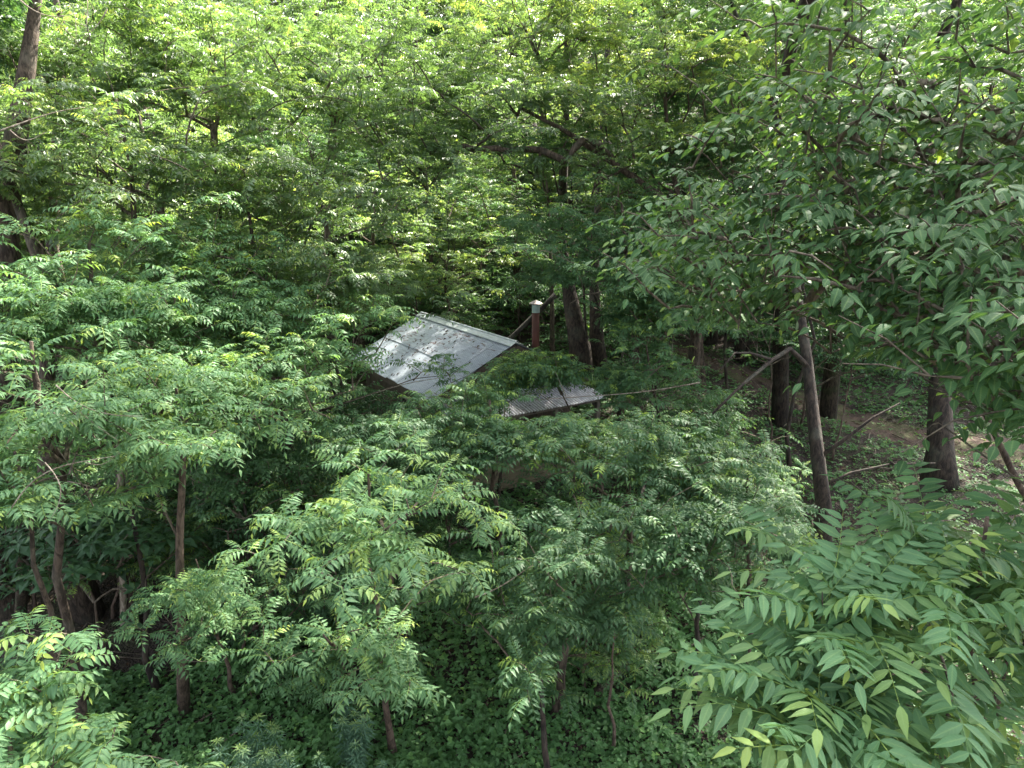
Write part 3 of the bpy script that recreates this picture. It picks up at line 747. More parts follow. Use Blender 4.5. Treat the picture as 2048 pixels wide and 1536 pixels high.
# porch: lower tin roof on posts, plank deck and a low boarded front
PX1 = -.92; PZ0, PZ1 = 2.06, 1.80; PY = 2.19
for k in range(6):
    y0 = -PY + k * 2 * PY / 6 - (.03 if k else 0); y1 = -PY + (k + 1) * 2 * PY / 6
    corr('porch_roof_sheet', y0, y1, (WX0 - .03, PZ0 + .004 * (k % 2)), (PX1 + qc.uniform(-.03, .03), PZ1 + .004 * (k % 2)), M_tin, axis='y', pitch=.084, amp=.018)
beam('porch_beam', (PX1 + .16, -PY + .05, PZ1 - .05), (PX1 + .16, PY - .05, PZ1 - .05), .08, .11, M_woodl)
for k in range(5): beam('porch_rafter', (WX0 - .03, -PY + .1 + k * (2 * PY - .2) / 4, PZ0 - .055), (PX1 + .05, -PY + .1 + k * (2 * PY - .2) / 4, PZ1 - .03), .05, .07, M_wood)
for y in (-2.05, -.7, .7, 2.05):
    mb = MB(); mb.box(PX1 + .11, PX1 + .21, y - .05, y + .05, -1.0, PZ1 - .11); mb.build('porch_post', M_woodl, cab)
for k in range(9):
    x0 = WX0 - .03 - (k + 1) * .145
    mb = MB(); mb.box(x0, x0 + .137, -2.15, 2.15, -.04 + qc.uniform(-.004, .004), 0.0 + qc.uniform(-.003, .003)); mb.build('deck_plank', M_deck, cab)
for k in range(6):
    z0 = .62 - (k + 1) * .17
    mb = MB(); mb.box(PX1 + .08 + qc.uniform(-.004, .004), PX1 + .105, -2.12, 2.12, z0, z0 + .16); mb.build('skirt_board', M_deck, cab)
beam('porch_rail', (PX1 + .10, -2.15, .66), (PX1 + .10, 2.15, .66), .10, .045, M_woodl)
# stove pipe through the hidden slope
CP = W(1071, 690, 18.3); cl = np.array([CP - CAB[0]])[0]; px_, py_ = cl @ CAB[1], cl @ CAB[2]
pz = CP[2] - CZ
topz = W(1071, 604, 18.3)[2] - CZ
mb = MB(); mb.tube([(px_, py_, zroof(py_) - .25), (px_, py_, (zroof(py_) + topz) / 2), (px_, py_, topz - .22)], .100, 20); pipe = mb.build('stovepipe', M_rustpipe, cab, smooth=True)
mb = MB(); mb.tube([(px_, py_, topz - .235), (px_, py_, topz - .215), (px_, py_, topz - .03)], [.104, .104, .104], 20); mb.build('pipe_collar', M_galv, pipe, smooth=False)
mb = MB(); mb.tube([(px_, py_, topz + .0), (px_, py_, topz + .012), (px_, py_, topz + .06), (px_, py_, topz + .085), (px_, py_, topz + .095)], [.172, .175, .09, .035, .005], 24)
for k in range(3):
    th = k * 2.09; c_, s_ = math.cos(th) * .09, math.sin(th) * .09
    mb.box(px_ + c_ - .008, px_ + c_ + .008, py_ + s_ - .008, py_ + s_ + .008, topz - .06, topz + .02)
mb.build('rain_cap', M_caprust, pipe)
mb = MB(); zf = zroof(py_); mb.tube([(px_, py_, zf + .02), (px_, py_, zf + .1), (px_, py_, zf + .2)], [.23, .15, .106], 18, cap=False); mb.build('flashing', M_wood, pipe)
mb = MB(); mb.tube([(px_, py_, topz - .95), (px_, py_, topz - .93)], .1025, 20); mb.build('pipe_seam', M_rustpipe, pipe)
# dead leaves and twigs lying in the ribs of the roof
lt = [single(.075, .018, 2, qc) for _ in range(4)]
n_ = 135; xx = np.where(qc.random(n_) < .62, CL * (.40 + .55 * qc.random(n_)), qc.uniform(.3, CL, n_)); yy = .25 + 2.0 * qc.random(n_) ** 1.3
pp = np.stack([xx, yy, zroof(0) - slope * yy + .048], 1)
Ms = np.array([rot(np.array([qc.normal(0, .22), 1, -slope + qc.normal(0, .03)]), np.array([0, slope, 1.]) + qc.normal(0, .12, 3)) * qc.uniform(.8, 1.8) for _ in range(n_)])
V, T, ti_, r_, a_ = batch(lt, qc.integers(4, size=n_), Ms, pp, qc.uniform(-.15, .35, n_))
obj('leaf_litter', mesh_from('leaf_litter', V, T, M_litter, tint=ti_), cab, kind='stuff')
n_ = 60; xx = WX0 - .1 - .9 * qc.random(n_) ** 2; yy = qc.uniform(-1.6, 1.9, n_)
pp = np.stack([xx, yy, PZ0 + (xx - WX0) * .2 + .03], 1)
Ms = np.array([rot(np.array([qc.normal(0, 1), qc.normal(0, 1), 0]), np.array([-.2, 0, 1.]) + qc.normal(0, .2, 3)) * qc.uniform(.8, 1.5) for _ in range(n_)])
V, T, ti_, r_, a_ = batch(lt, qc.integers(4, size=n_), Ms, pp, qc.uniform(-.4, .1, n_))
obj('leaf_litter', mesh_from('leaf_litter', V, T, M_litter, tint=ti_), cab, kind='stuff')

# ------------------------------------------------------------------ trees that stand near
def cut_near(P): return np.linalg.norm(P - CAM, axis=1) > 1.7
cut_low = lambda P: (np.linalg.norm(P - CAM, axis=1) > 1.8) & (P[:, 2] < 6.75 - .25 * np.abs(P[:, 1] - 3.2)) & (P[:, 1] > 2.0)
m = lambda u, v, d: W(u, v, d)
def rr(du, dv, d, dy=None): return (du * d / F, (dy if dy else max(du, dv) * d / F * .9), dv * d / F)

# bottom right: saplings whose tops almost reach the camera
tree('tall_sapling', 'big pinnate leaved sapling filling the lower right corner, long pale green fronds', 'sapling', m(1890, 1450, 3.1), rr(290, 150, 3.1, .8), base=(2.9, 3.0), kind='ail', lod=0, mat=M_walnut_near, tips=15, per=8, seed=11, r0=.035, nparts=300, young=.2, bark=M_sapbark, cut=cut_low)
tree('tall_sapling', 'sapling with drooping long fronds at the right edge, under the elm branches', 'sapling', m(1960, 1110, 3.5), rr(180, 150, 3.5, .6), base=(3.6, 3.9), kind='ail', lod=0, mat=M_walnut_near, tips=13, per=8, seed=12, r0=.035, nparts=200, young=.2, bark=M_sapbark, cut=cut_low)
tree('tall_sapling', 'low sapling with yellow green shoot tips at the bottom edge, right of the bare ground', 'sapling', m(1690, 1370, 3.3), rr(100, 110, 3.3, .45), base=(1.9, 3.7), kind='ail', lod=0, mat=M_walnut_near, tips=6, per=7, seed=13, r0=.025, nparts=120, young=.2, bark=M_sapbark, cut=cut_low, scale=.95)
tree('tall_sapling', 'sapling standing lowest at the right edge, its fronds hiding the ground', 'sapling', m(2000, 1380, 3.9), rr(150, 170, 3.9, .6), base=(3.6, 4.6), kind='ail', lod=0, mat=M_walnut_near, tips=13, per=8, seed=15, r0=.03, nparts=140, young=.2, bark=M_sapbark, cut=cut_low)
# bottom left
tree('young_walnut', 'bright pinnate tree top in the lower left corner, cut by the frame', 'tree', m(50, 1470, 5.0), rr(210, 190, 5.0, .8), base=(-3.7, 4.6), top=m(30, 1600, 5.0), kind='pin', lod=0, mat=M_walnut_near, tips=34, per=7, seed=14, r0=.05, nparts=280, young=.2, bark=M_sapbark, scale=.95)
# right: elm with ovate leaves, trunk out of frame
for (u, v, d, du, dv, nt_, sd_, lab, br) in (
    (1990, 640, 3.9, 280, 200, 130, 21, 'elm with large ovate leaves hanging in from the right edge, mid height', (6.4, 4.6)),
    (1660, 370, 5.2, 330, 180, 200, 22, 'elm crown of ovate leaves spreading over the upper right, darker green', (7.6, 6.4)),
    (1880, 100, 4.6, 300, 150, 150, 23, 'elm branches with yellow green tips at the top right corner', (7.0, 5.2)),
    (1500, 470, 5.8, 190, 130, 110, 25, 'elm bough reaching farthest left over the trail, dark ovate leaves', (8.2, 7.0)),
    (1830, 500, 4.9, 230, 150, 130, 26, 'elm layered boughs in the middle of the right side, above the thick dark trunk', (7.4, 5.6)),
    (1930, 770, 4.2, 170, 90, 60, 27, 'elm bough with pale leaf tips hanging in front of the thick dark trunk', (6.6, 4.4)),
    (2030, 880, 3.9, 110, 130, 34, 24, 'slender elm hanging straight down at the right edge above the saplings', (6.0, 3.4))):
    tree('elm_tree', lab, 'tree', m(u, v, d), rr(du, dv, d, 1.3 if du > 150 else .5), base=br, kind='elm', lod=0 if d < 4.8 else 1, mat=M_elm, tips=int(nt_ * .95), per=15, seed=sd_, r0=.05, top=m(u + 260, v - 120, d + .4), nparts=300, scale=1.12 if d < 4.5 else 1.2, bark=M_bark, cut=cut_near, bottom=-1)
# centre
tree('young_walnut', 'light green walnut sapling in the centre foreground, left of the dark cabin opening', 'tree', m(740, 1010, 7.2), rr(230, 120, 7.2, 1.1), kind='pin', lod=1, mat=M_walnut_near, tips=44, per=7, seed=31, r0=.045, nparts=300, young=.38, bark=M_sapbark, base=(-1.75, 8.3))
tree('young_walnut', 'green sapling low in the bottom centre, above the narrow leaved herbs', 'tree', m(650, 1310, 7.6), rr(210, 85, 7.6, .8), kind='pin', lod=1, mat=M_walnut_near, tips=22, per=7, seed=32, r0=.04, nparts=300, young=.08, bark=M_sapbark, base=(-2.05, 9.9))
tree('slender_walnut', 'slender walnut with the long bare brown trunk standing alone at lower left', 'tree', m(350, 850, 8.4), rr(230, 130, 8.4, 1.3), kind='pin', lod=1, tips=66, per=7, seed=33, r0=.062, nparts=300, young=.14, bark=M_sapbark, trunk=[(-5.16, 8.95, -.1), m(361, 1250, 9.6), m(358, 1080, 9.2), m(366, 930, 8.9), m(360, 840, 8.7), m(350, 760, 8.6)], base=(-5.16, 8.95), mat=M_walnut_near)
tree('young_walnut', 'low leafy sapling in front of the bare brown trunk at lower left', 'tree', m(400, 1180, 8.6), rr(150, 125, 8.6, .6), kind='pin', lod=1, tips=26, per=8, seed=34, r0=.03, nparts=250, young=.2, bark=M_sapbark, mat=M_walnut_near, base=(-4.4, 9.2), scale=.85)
tree('sumac_tree', 'broad dark green pinnate tree spreading in front of the cabin porch', 'tree', m(1160, 1100, 9.6), rr(330, 190, 9.6, 1.7), kind='pin', lod=1, tips=105, per=7, seed=35, r0=.07, nparts=300, young=.05)
tree('sumac_tree', 'green sumac top with yellow tips just under the porch roof', 'tree', m(1260, 890, 10.6), rr(220, 75, 10.6, 1.2), kind='pin', lod=1, tips=75, per=7, seed=36, r0=.07, nparts=260, young=.25, base=(2.2, 11.4))
tree('sumac_tree', 'leafy sapling covering the lower front corner of the metal roof', 'tree', m(980, 850, 11.8), rr(170, 95, 11.8, 1.1), kind='pin', lod=1, tips=90, per=7, seed=37, r0=.06, nparts=260, young=.2)
tree('sumac_tree', 'sapling top hiding the gable wall between the two metal roofs', 'tree', m(1010, 765, 14.6), rr(125, 45, 14.6, .7), kind='pin', lod=1, tips=75, per=8, seed=137, r0=.045, nparts=160, young=.3, base=(-.3, 14.9))
tree('sumac_tree', 'thin sapling with a spray of fronds before the right end of the gable', 'tree', m(1095, 735, 15.2), rr(70, 34, 15.2, .5), kind='pin', lod=1, tips=34, per=7, seed=138, r0=.03, nparts=100, young=.1, base=(2.2, 15.9))
tree('sumac_tree', 'dark sapling between the porch and the leaning right hand trunk', 'tree', m(1490, 990, 10.2), rr(150, 150, 10.2, 1.0), kind='pin', lod=1, tips=60, per=7, seed=38, r0=.05, nparts=240, young=.05)
tree('young_walnut', 'low pinnate sapling in front of the foot of the leaning trunk', 'tree', m(1560, 1130, 9.0), rr(130, 110, 9.0, .8), kind='pin', lod=1, tips=30, per=8, seed=39, r0=.035, nparts=200, young=.08)
tree('sumac_tree', 'dense sapling low at the left of the cabin, over the dark hollow', 'tree', m(830, 900, 10.6), rr(160, 85, 10.6, 1.0), kind='pin', lod=1, tips=80, per=7, seed=40, r0=.05, nparts=220, young=.12)
# left
tree('walnut_tree', 'walnut with long drooping fronds at the left edge, mid height', 'tree', m(80, 780, 7.6), rr(210, 180, 7.6, 1.3), kind='pin', lod=1, tips=62, per=7, seed=41, r0=.07, nparts=300, young=.1, mat=M_walnut_near, base=(-6.1, 8.2))
tree('walnut_tree', 'walnut with curved pale twigs at the left edge, below the middle', 'tree', m(40, 960, 6.8), rr(150, 110, 6.8, .9), kind='pin', lod=1, tips=30, per=8, seed=42, r0=.05, nparts=220, young=.15, mat=M_walnut_near, base=(-5.6, 7.2))
tree('walnut_tree', 'pinnate tree on the left, between the vine covered trunk and the pale snag', 'tree', m(190, 560, 10.2), rr(240, 130, 10.2, 1.5), kind='pin', lod=1, tips=110, per=7, seed=43, r0=.09, nparts=240, young=.12, base=(-7.0, 11.0), mat=M_walnut_near)
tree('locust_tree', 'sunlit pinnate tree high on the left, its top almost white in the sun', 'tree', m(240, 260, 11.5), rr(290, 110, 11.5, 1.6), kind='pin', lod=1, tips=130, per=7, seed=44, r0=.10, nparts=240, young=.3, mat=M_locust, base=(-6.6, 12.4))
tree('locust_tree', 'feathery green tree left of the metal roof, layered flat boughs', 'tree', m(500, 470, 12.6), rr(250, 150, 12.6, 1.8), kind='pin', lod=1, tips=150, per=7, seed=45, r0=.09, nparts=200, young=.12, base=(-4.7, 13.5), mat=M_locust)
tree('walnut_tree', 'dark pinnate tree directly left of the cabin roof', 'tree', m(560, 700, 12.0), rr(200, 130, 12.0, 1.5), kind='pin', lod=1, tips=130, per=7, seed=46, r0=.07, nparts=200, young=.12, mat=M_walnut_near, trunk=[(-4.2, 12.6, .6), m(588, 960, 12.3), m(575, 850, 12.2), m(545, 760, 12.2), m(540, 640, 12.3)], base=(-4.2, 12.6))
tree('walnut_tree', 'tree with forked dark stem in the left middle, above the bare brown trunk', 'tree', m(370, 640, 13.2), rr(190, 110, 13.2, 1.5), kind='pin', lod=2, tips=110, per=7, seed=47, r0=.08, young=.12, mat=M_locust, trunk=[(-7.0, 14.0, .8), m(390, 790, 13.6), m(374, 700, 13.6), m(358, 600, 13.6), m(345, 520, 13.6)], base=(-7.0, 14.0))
# upper centre: the big leaning tree whose limb shows above the chimney
tree('black_walnut', 'large walnut arching over the cabin, its bare grey limb slanting above the roof', 'tree', m(1000, 230, 15.5), rr(330, 150, 15.5, 2.8), kind='pin', lod=2, tips=260, per=7, seed=51, r0=.12, young=.12, mat=M_locust, base=(4.9, 17.9), bark=M_bark, trunk=[(4.9, 17.9, 1.2), m(1400, 560, 17.3), m(1330, 400, 16.8), m(1225, 325, 16.2), m(1130, 262, 15.8), m(1040, 215, 15.4)])
tree('black_walnut', 'dark walnut boughs hanging between the chimney and the upper right elm', 'tree', m(1240, 480, 15.2), rr(210, 130, 15.2, 1.8), kind='pin', lod=2, tips=170, per=7, seed=52, r0=.11, young=.06, base=(3.4, 16.3))
tree('sumac_tree', 'small tree right of the porch roof with flat dark fronds', 'tree', m(1290, 740, 14.6), rr(120, 90, 14.6, 1.1), kind='pin', lod=2, tips=80, per=7, seed=53, r0=.06, young=.08, base=(3.9, 15.3))
tree('locust_tree', 'light feathery tree behind the ridge of the metal roof', 'tree', m(760, 480, 21.5), rr(210, 150, 21.5, 2.2), kind='pin', lod=2, tips=170, per=7, seed=54, r0=.12, young=.1, mat=M_locust, clear=False, base=(-5.6, 24.8))
tree('locust_tree', 'yellow green tree at the top centre right, over the dark hollow', 'tree', m(1330, 170, 17.0), rr(220, 130, 17.0, 2.2), kind='pin', lod=2, tips=170, per=7, seed=55, r0=.12, young=.35, mat=M_locust, base=(5.5, 19.0))

for (u, v, d, du, dv, nt_, sd_, lab, mt, lo) in (
    (1340, 560, 15.8, 160, 120, 130, 151, 'dark walnut filling the gap right of the chimney, over the trail', M_walnut, 2),
    (1140, 370, 18.6, 190, 120, 150, 152, 'walnut under the slanting grey limb, straight above the chimney', M_walnut, 2),
    (1480, 230, 17.4, 180, 150, 150, 153, 'leafy tree in front of the forked trunk in the upper right', M_walnut, 2),
    (1070, 1240, 8.9, 190, 90, 55, 154, 'low walnut sapling below the spreading sumac, bottom centre', M_walnut, 1),
    (480, 930, 11.4, 130, 100, 60, 155, 'dark simple leaved sapling just right of the bare brown trunk', M_walnut, 1),
    (200, 660, 9.4, 190, 90, 75, 156, 'walnut boughs around the pale snag at the left', M_walnut_near, 1),
    (660, 590, 14.6, 150, 90, 90, 157, 'walnut left of the roof corner, light grey green', M_locust, 2),
    (620, 340, 14.0, 210, 110, 130, 158, 'sunlit locust in the upper left middle with glinting leaves', M_locust, 2),
    (900, 440, 23.0, 190, 90, 120, 159, 'locust behind the cabin ridge, half in shade', M_walnut, 2),
    (60, 360, 12.5, 190, 110, 100, 160, 'locust at the left edge behind the rough leaning trunk', M_locust, 2),
    (1380, 1080, 9.4, 130, 100, 55, 161, 'simple leaved sapling over the dark hollow, left of the cut log', M_walnut, 1),
    (830, 590, 23.5, 120, 60, 60, 162, 'small walnut peeping over the left end of the ridge', M_walnut, 2),
    (1560, 90, 22.0, 190, 130, 170, 166, 'dense green tree filling the top between the forked and the mottled trunk', M_walnut, 2),
    (1800, 90, 23.0, 220, 130, 180, 167, 'dense tree top behind the elm at the top right', M_walnut, 2),
    (1990, 200, 21.0, 190, 160, 170, 168, 'dense tree filling the right edge behind the elm', M_walnut, 2),
    (1330, 60, 21.0, 190, 110, 150, 169, 'yellowish green tree at the top, right of the centre', M_locust, 2),
    (1050, 60, 17.0, 200, 100, 120, 170, 'light locust crown at the top centre', M_locust, 2),
    (740, 110, 15.5, 240, 120, 180, 171, 'glittering locust crown at the top, left of the centre', M_locust, 2),
    (420, 120, 13.5, 240, 130, 180, 172, 'sunlit locust crown at the top left, nearly white', M_locust, 2),
    (180, 90, 13.5, 170, 120, 120, 173, 'sunlit tree beyond the thinner top left trunk', M_locust, 2),
    (1250, 620, 19.5, 90, 60, 30, 163, 'small dark sapling right of the black trunk behind the chimney', M_walnut, 2),
    (1650, 200, 15.0, 170, 150, 110, 164, 'leafy walnut top behind the elm in the upper right', M_walnut, 2),
    (430, 560, 11.5, 160, 100, 80, 165, 'walnut with flat layered boughs left of the middle', M_walnut_near, 1)):
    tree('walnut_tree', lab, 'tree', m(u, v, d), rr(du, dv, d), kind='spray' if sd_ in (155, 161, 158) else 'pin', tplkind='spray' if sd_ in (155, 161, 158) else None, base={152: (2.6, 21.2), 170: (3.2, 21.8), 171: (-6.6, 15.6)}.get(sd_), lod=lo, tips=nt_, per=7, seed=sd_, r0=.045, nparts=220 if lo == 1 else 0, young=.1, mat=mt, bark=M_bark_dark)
# trunks that can be told apart, unseen crowns added above the frame, several placed to block the sun
def big_tree(label, pts, r0, bark, crownC, crownR, seed, base, kind='spray', mat=M_broad, tips=150, name='tall_tree', per=6, tplkind='spray', extra_limbs=()):
    base3 = (base[0], base[1], float(H(*base)) - .1)
    t = tree(name, label, 'tree', crownC, crownR, base=base, kind=kind, lod=2, mat=mat, bark=bark, tips=tips, per=per, seed=seed, r0=r0, clear=True, trunk=[base3] + [tuple(p) for p in pts], scale=1.5, bottom=-.9)
    q = np.random.default_rng(seed)
    for P, rad in extra_limbs:
        mb = MB(); P = np.array(P) - np.array(base3); mb.tube(P, np.linspace(rad, rad * .35, len(P)), 7, rough=.08, seed=seed); mb.build('branch', bark, t, smooth=True)
    return t
big_tree('leaning rough barked trunk at the right, bare forked branches reaching left from it', [m(1648, 1010, 12.7), m(1628, 850, 13.0), m(1614, 720, 13.1), m(1590, 560, 13.3), m(1570, 380, 13.6), m(1548, 200, 14.0), (6.2, 12.2, 15)], .13, M_bark_dark, (5.6, 9.8, 14.3), (4.8, 4.4, 2.0), 61, (6.25, 12.3), tips=360,
    extra_limbs=[([m(1616, 735, 13.05), m(1580, 700, 12.9), m(1545, 722, 12.7), m(1480, 775, 12.4), m(1425, 830, 12.1)], .055), ([m(1545, 722, 12.7), m(1500, 708, 12.6), m(1470, 708, 12.5), m(1440, 742, 12.4)], .03), ([m(1640, 915, 12.9), m(1690, 880, 12.7), m(1745, 838, 12.6), m(1800, 808, 12.5)], .04), ([m(1645, 975, 12.8), m(1700, 948, 12.8), m(1780, 930, 12.9), m(1870, 928, 13.1)], .03), ([m(1780, 925, 12.9), m(1850, 975, 12.6), m(1890, 1010, 12.5)], .02)])
big_tree('thick dark trunk at the far right beside the trail', [m(1882, 900, 17.0), m(1880, 760, 17.1), m(1868, 500, 17.4), m(1850, 150, 18), (11.0, 16, 17)], .29, M_bark_dark, (10.2, 13.6, 16.5), (5.2, 5.2, 3), 62, (10.75, 15.9), tips=280)
big_tree('rough leaning trunk at the top left corner, furrowed brown bark', [m(10, 420, 12.2), m(35, 260, 12.2), m(55, 130, 12.2), m(72, 0, 12.3), (-8.6, 12, 16)], .21, M_bark, (-9.4, 12.0, 17), (2.4, 2.4, 1.5), 63, (-9.6, 11.4), tips=50)
big_tree('second trunk at the top left, thinner and partly behind leaves', [m(105, 500, 15), m(112, 300, 15), m(128, 60, 15), (-9.6, 15.5, 14)], .13, M_bark, (-9.6, 15.8, 16), (2.8, 2.8, 2), 64, (-9.9, 15.2), tips=60)
big_tree('shaggy trunk wrapped in dead brown vines at the left edge', [m(100, 960, 11.5), m(96, 780, 11.6), m(90, 560, 11.8), (-9.2, 12.2, 11.5)], .17, M_bark, (-9.4, 12.4, 12.2), (2.0, 2.0, 1.6), 65, (-7.9, 11.2), tips=50)
big_tree('black trunk of a big tree right behind the chimney', [m(1160, 690, 21), m(1142, 600, 21), m(1122, 480, 21.3), (1.5, 20, 13)], .32, M_bark_dark, (3.2, 17.3, 16.0), (4.2, 4, 2.4), 66, (2.2, 21.3), tips=260)
big_tree('dark twin trunk further right behind the chimney', [m(1195, 680, 21.6), m(1188, 560, 22), (3.0, 23, 14)], .24, M_bark_dark, (6.5, 25, 15), (4, 4, 3), 67, (2.95, 21.9), tips=120)
big_tree('forked trunk in the upper right, dark limbs parting left and right', [m(1565, 350, 19), m(1545, 210, 19), m(1540, 150, 19), (8.0, 20, 15.5)], .15, M_bark_dark, (9, 21, 17.5), (5, 4, 3), 68, (8.1, 19.6), tips=150,
    extra_limbs=[([m(1545, 170, 19), m(1510, 110, 18.8), m(1482, 60, 18.6), m(1460, 0, 18.5)], .12), ([m(1548, 180, 19), m(1600, 120, 19.2), m(1620, 60, 19.3)], .08), ([m(1700, 95, 19.5), m(1650, 80, 19.3), m(1610, 50, 19.2)], .08)])
big_tree('mottled straight trunk at the top right, behind the elm leaves', [m(1715, 250, 19.8), m(1700, 90, 19.8), m(1690, 0, 20), (10.6, 21, 16)], .15, M_bark_moss, (12, 23, 18), (5, 4, 3), 69, (9.8, 20.2), tips=150)
# thinner stems inside the wood
def stem(label, pts, base, r0, bark, seed, name='slim_tree', cat='tree'):
    base3 = np.array([base[0], base[1], float(H(*base)) - .08]); root = empty(name, base3); tag(root, label, cat)
    P = smooth_line([tuple(base3)] + [tuple(p) for p in pts], 12) - base3
    mb = MB(); mb.tube(P, np.linspace(r0, r0 * .55, len(P)), 9, rough=.06, seed=seed); mb.build('trunk', bark, root, smooth=True)
    q = np.random.default_rng(seed)
    for k in range(3):
        i = q.integers(5, 11); a = P[i]; az = q.uniform(0, 6.3); L = q.uniform(.5, 1.1)
        b = MB(); dd = np.array([math.cos(az), math.sin(az), .5])
        b.tube([a, a + dd * L * .5 + [0, 0, .04], a + dd * L], [r0 * .3, r0 * .2, .004], 5); b.build('branch', bark, root, smooth=True)
    return root
stem('brown trunk left of the tall bare sapling trunk, half in shade', [m(272, 1000, 13.4), m(280, 880, 13.4), m(282, 800, 13.5)], (-8.15, 13.3), .085, M_sapbark, 71)
stem('mossy dark trunk at the left edge above the shaded ground', [m(46, 1120, 10.9), m(38, 960, 10.9), m(30, 830, 11)], (-9.0, 10.9), .10, M_bark_moss, 72)
stem('black trunk cut by the left edge of the frame', [m(2, 1160, 11.6), m(-6, 1000, 11.6)], (-9.9, 11.6), .13, M_bark_dark, 73)
stem('thin reddish stem rising in the middle of the lower left thicket', [m(566, 1120, 12.2), m(568, 1040, 12.2), m(572, 960, 12.2)], (-4.6, 12.2), .06, M_sapbark, 74)
stem('thin leaning stem above the bottom centre sapling', [m(792, 1240, 10.2), m(786, 1190, 10.2), m(776, 1100, 10.1)], (-2.0, 10.25), .05, M_sapbark, 75)
stem('broken pale snag standing white among the left leaves', [m(236, 720, 10.6), m(232, 650, 10.6), m(224, 588, 10.5)], (-7.1, 10.9), .06, M_bark_pale, 76, name='dead_snag', cat='dead tree')
stem('slim upright stem behind the ridge, left of the chimney', [m(1105, 640, 23.5), m(1103, 560, 23.5), m(1100, 470, 23.5)], (1.45, 24), .10, M_bark_moss, 77)
# leaning dead log behind the cabin
def log(name, label, cat, P, r0, r1, bark, seed, n=10):
    P = np.array(P, float); o0 = P[0].copy(); root = empty(name, o0); tag(root, label, cat)
    L = smooth_line(P, n) - o0; mb = MB(); mb.tube(L, np.linspace(r0, r1, n), 10, rough=.08, seed=seed); mb.build('trunk', bark, root, smooth=True); return root
def gz(x, y, h=0): return (x, y, float(H(x, y)) + h)
log('leaning_log', 'dark trunk leaning down to the left behind the chimney', 'fallen tree', [m(1110, 590, 22.5), m(1060, 640, 22.3), m(1005, 690, 22.0)], 0.09, .07, bark_mat('black_bark', (.006, .005, .004), (.025, .019, .015)), 81)
g = ground_at(1270, 1320); g2 = ground_at(1190, 1400)
log('fallen_log', 'rotten brown log lying on the bare ground at the bottom centre right', 'log', [g + [0, 0, .12], (g + g2) / 2 + [0, 0, .10], g2 + [0, 0, .08]], .10, .08, M_bark, 82)
g = ground_at(1540, 1110)
log('cut_log', 'short cut log with reddish end lying in front of the leaning trunk', 'log', [g + [-.42, .1, .13], g + [0, 0, .14], g + [.1, -.03, .14]], .13, .12, bark_mat('red_rot', (.06, .03, .022), (.22, .13, .10)), 83, 6)
# mossy rocks
def rock(label, c, s, seed):
    q = np.random.default_rng(seed); nu, nv = 14, 9; V = []
    for i_ in range(nv):
        for j_ in range(nu):
            th = math.pi * i_ / (nv - 1); ph = 2 * math.pi * j_ / nu
            d = np.array([math.sin(th) * math.cos(ph), math.sin(th) * math.sin(ph), math.cos(th)])
            r_ = 1 + .16 * math.sin(3 * ph + seed) * math.sin(th) + .12 * math.sin(5 * th + 2 * ph) + q.normal(0, .035)
            V.append(d * r_ * s)
    T = []
    for i_ in range(nv - 1):
        for j_ in range(nu):
            a_ = i_ * nu + j_; b_ = i_ * nu + (j_ + 1) % nu; T += [(a_, b_ + nu, b_), (a_, a_ + nu, b_ + nu)]
    o = obj('mossy_rock', mesh_from('mossy_rock', np.array(V), np.array(T), M_moss, smooth=True), loc=c); tag(o, label, 'rock')
M_moss = plain('moss', (.075, .085, .022), .95, var=.55, scale=9, bump=.02)
g = ground_at(1500, 1185); rock('mossy rock among the low plants right of the bottom centre', g, np.array([.34, .3, .17]), 3)
g = ground_at(1790, 1105); rock('bright mossy mound behind the fronds at the lower right', g, np.array([.42, .35, .15]), 5)
g = ground_at(1150, 1085); rock('dark mossy stone in the hollow below the porch', g, np.array([.4, .3, .2]), 8)

# shrubs with broad leaves
def shrub(name, label, C, Rd, kind, mat, tips, seed, scale=1.0, per=1, group=None, lod=1, nparts=0, cat='shrub', base=None, tplkind=None):
    return tree(name, label, cat, C, Rd, kind=kind, lod=lod, mat=mat, tips=tips, per=per, seed=seed, r0=.025, scale=scale, nparts=nparts, group=group, bark=M_sapbark, base=base, tplkind=tplkind, bottom=-1)
shrub('pawpaw_shrub', 'dark shrub with big rounded leaves at lower left, above the shaded ground', m(150, 1090, 10.6), rr(170, 85, 10.6, .9), 'whorl', M_broad, 130, 91, 1.1)
shrub('pawpaw_shrub', 'second broad leaved shrub left of the bare brown trunk, darker', m(270, 1020, 12.4), rr(140, 90, 12.4, .8), 'whorl', M_broad, 90, 92, 1.0)
shrub('pawpaw_shrub', 'dark broad leaved bush under the tree left of the cabin', m(620, 960, 13.0), rr(150, 120, 13.0, 1.0), 'spray', M_broad, 80, 93, 1.1, per=4, lod=2)
shrub('pawpaw_shrub', 'deep green bush behind the thin reddish stem', m(690, 1110, 11.5), rr(160, 80, 11.5, .9), 'spray', M_broad, 70, 94, 1.0, per=4, lod=2)
shrub('pawpaw_shrub', 'bushy undergrowth between the bare trunk and the thin reddish stem', m(470, 1010, 12.5), rr(120, 120, 12.5, .9), 'spray', M_broad, 70, 95, 1.0, per=4, lod=2)
shrub('pawpaw_shrub', 'wide dark bush between the two leftmost trunks', m(100, 980, 12.2), rr(150, 100, 12.2, 1.0), 'spray', M_broad, 90, 111, 1.1, per=5, lod=2)
shrub('pawpaw_shrub', 'broad leaved bush behind the bare brown trunk, half height', m(400, 1000, 13.5), rr(150, 110, 13.5, 1.0), 'spray', M_broad, 100, 112, 1.1, per=5, lod=2)
shrub('spicebush', 'low bush beyond the trail, left of the leaning trunk', m(1540, 690, 17.5), rr(120, 50, 17.5, 1.0), 'spray', M_broad, 60, 113, 1.2, per=4, lod=2)
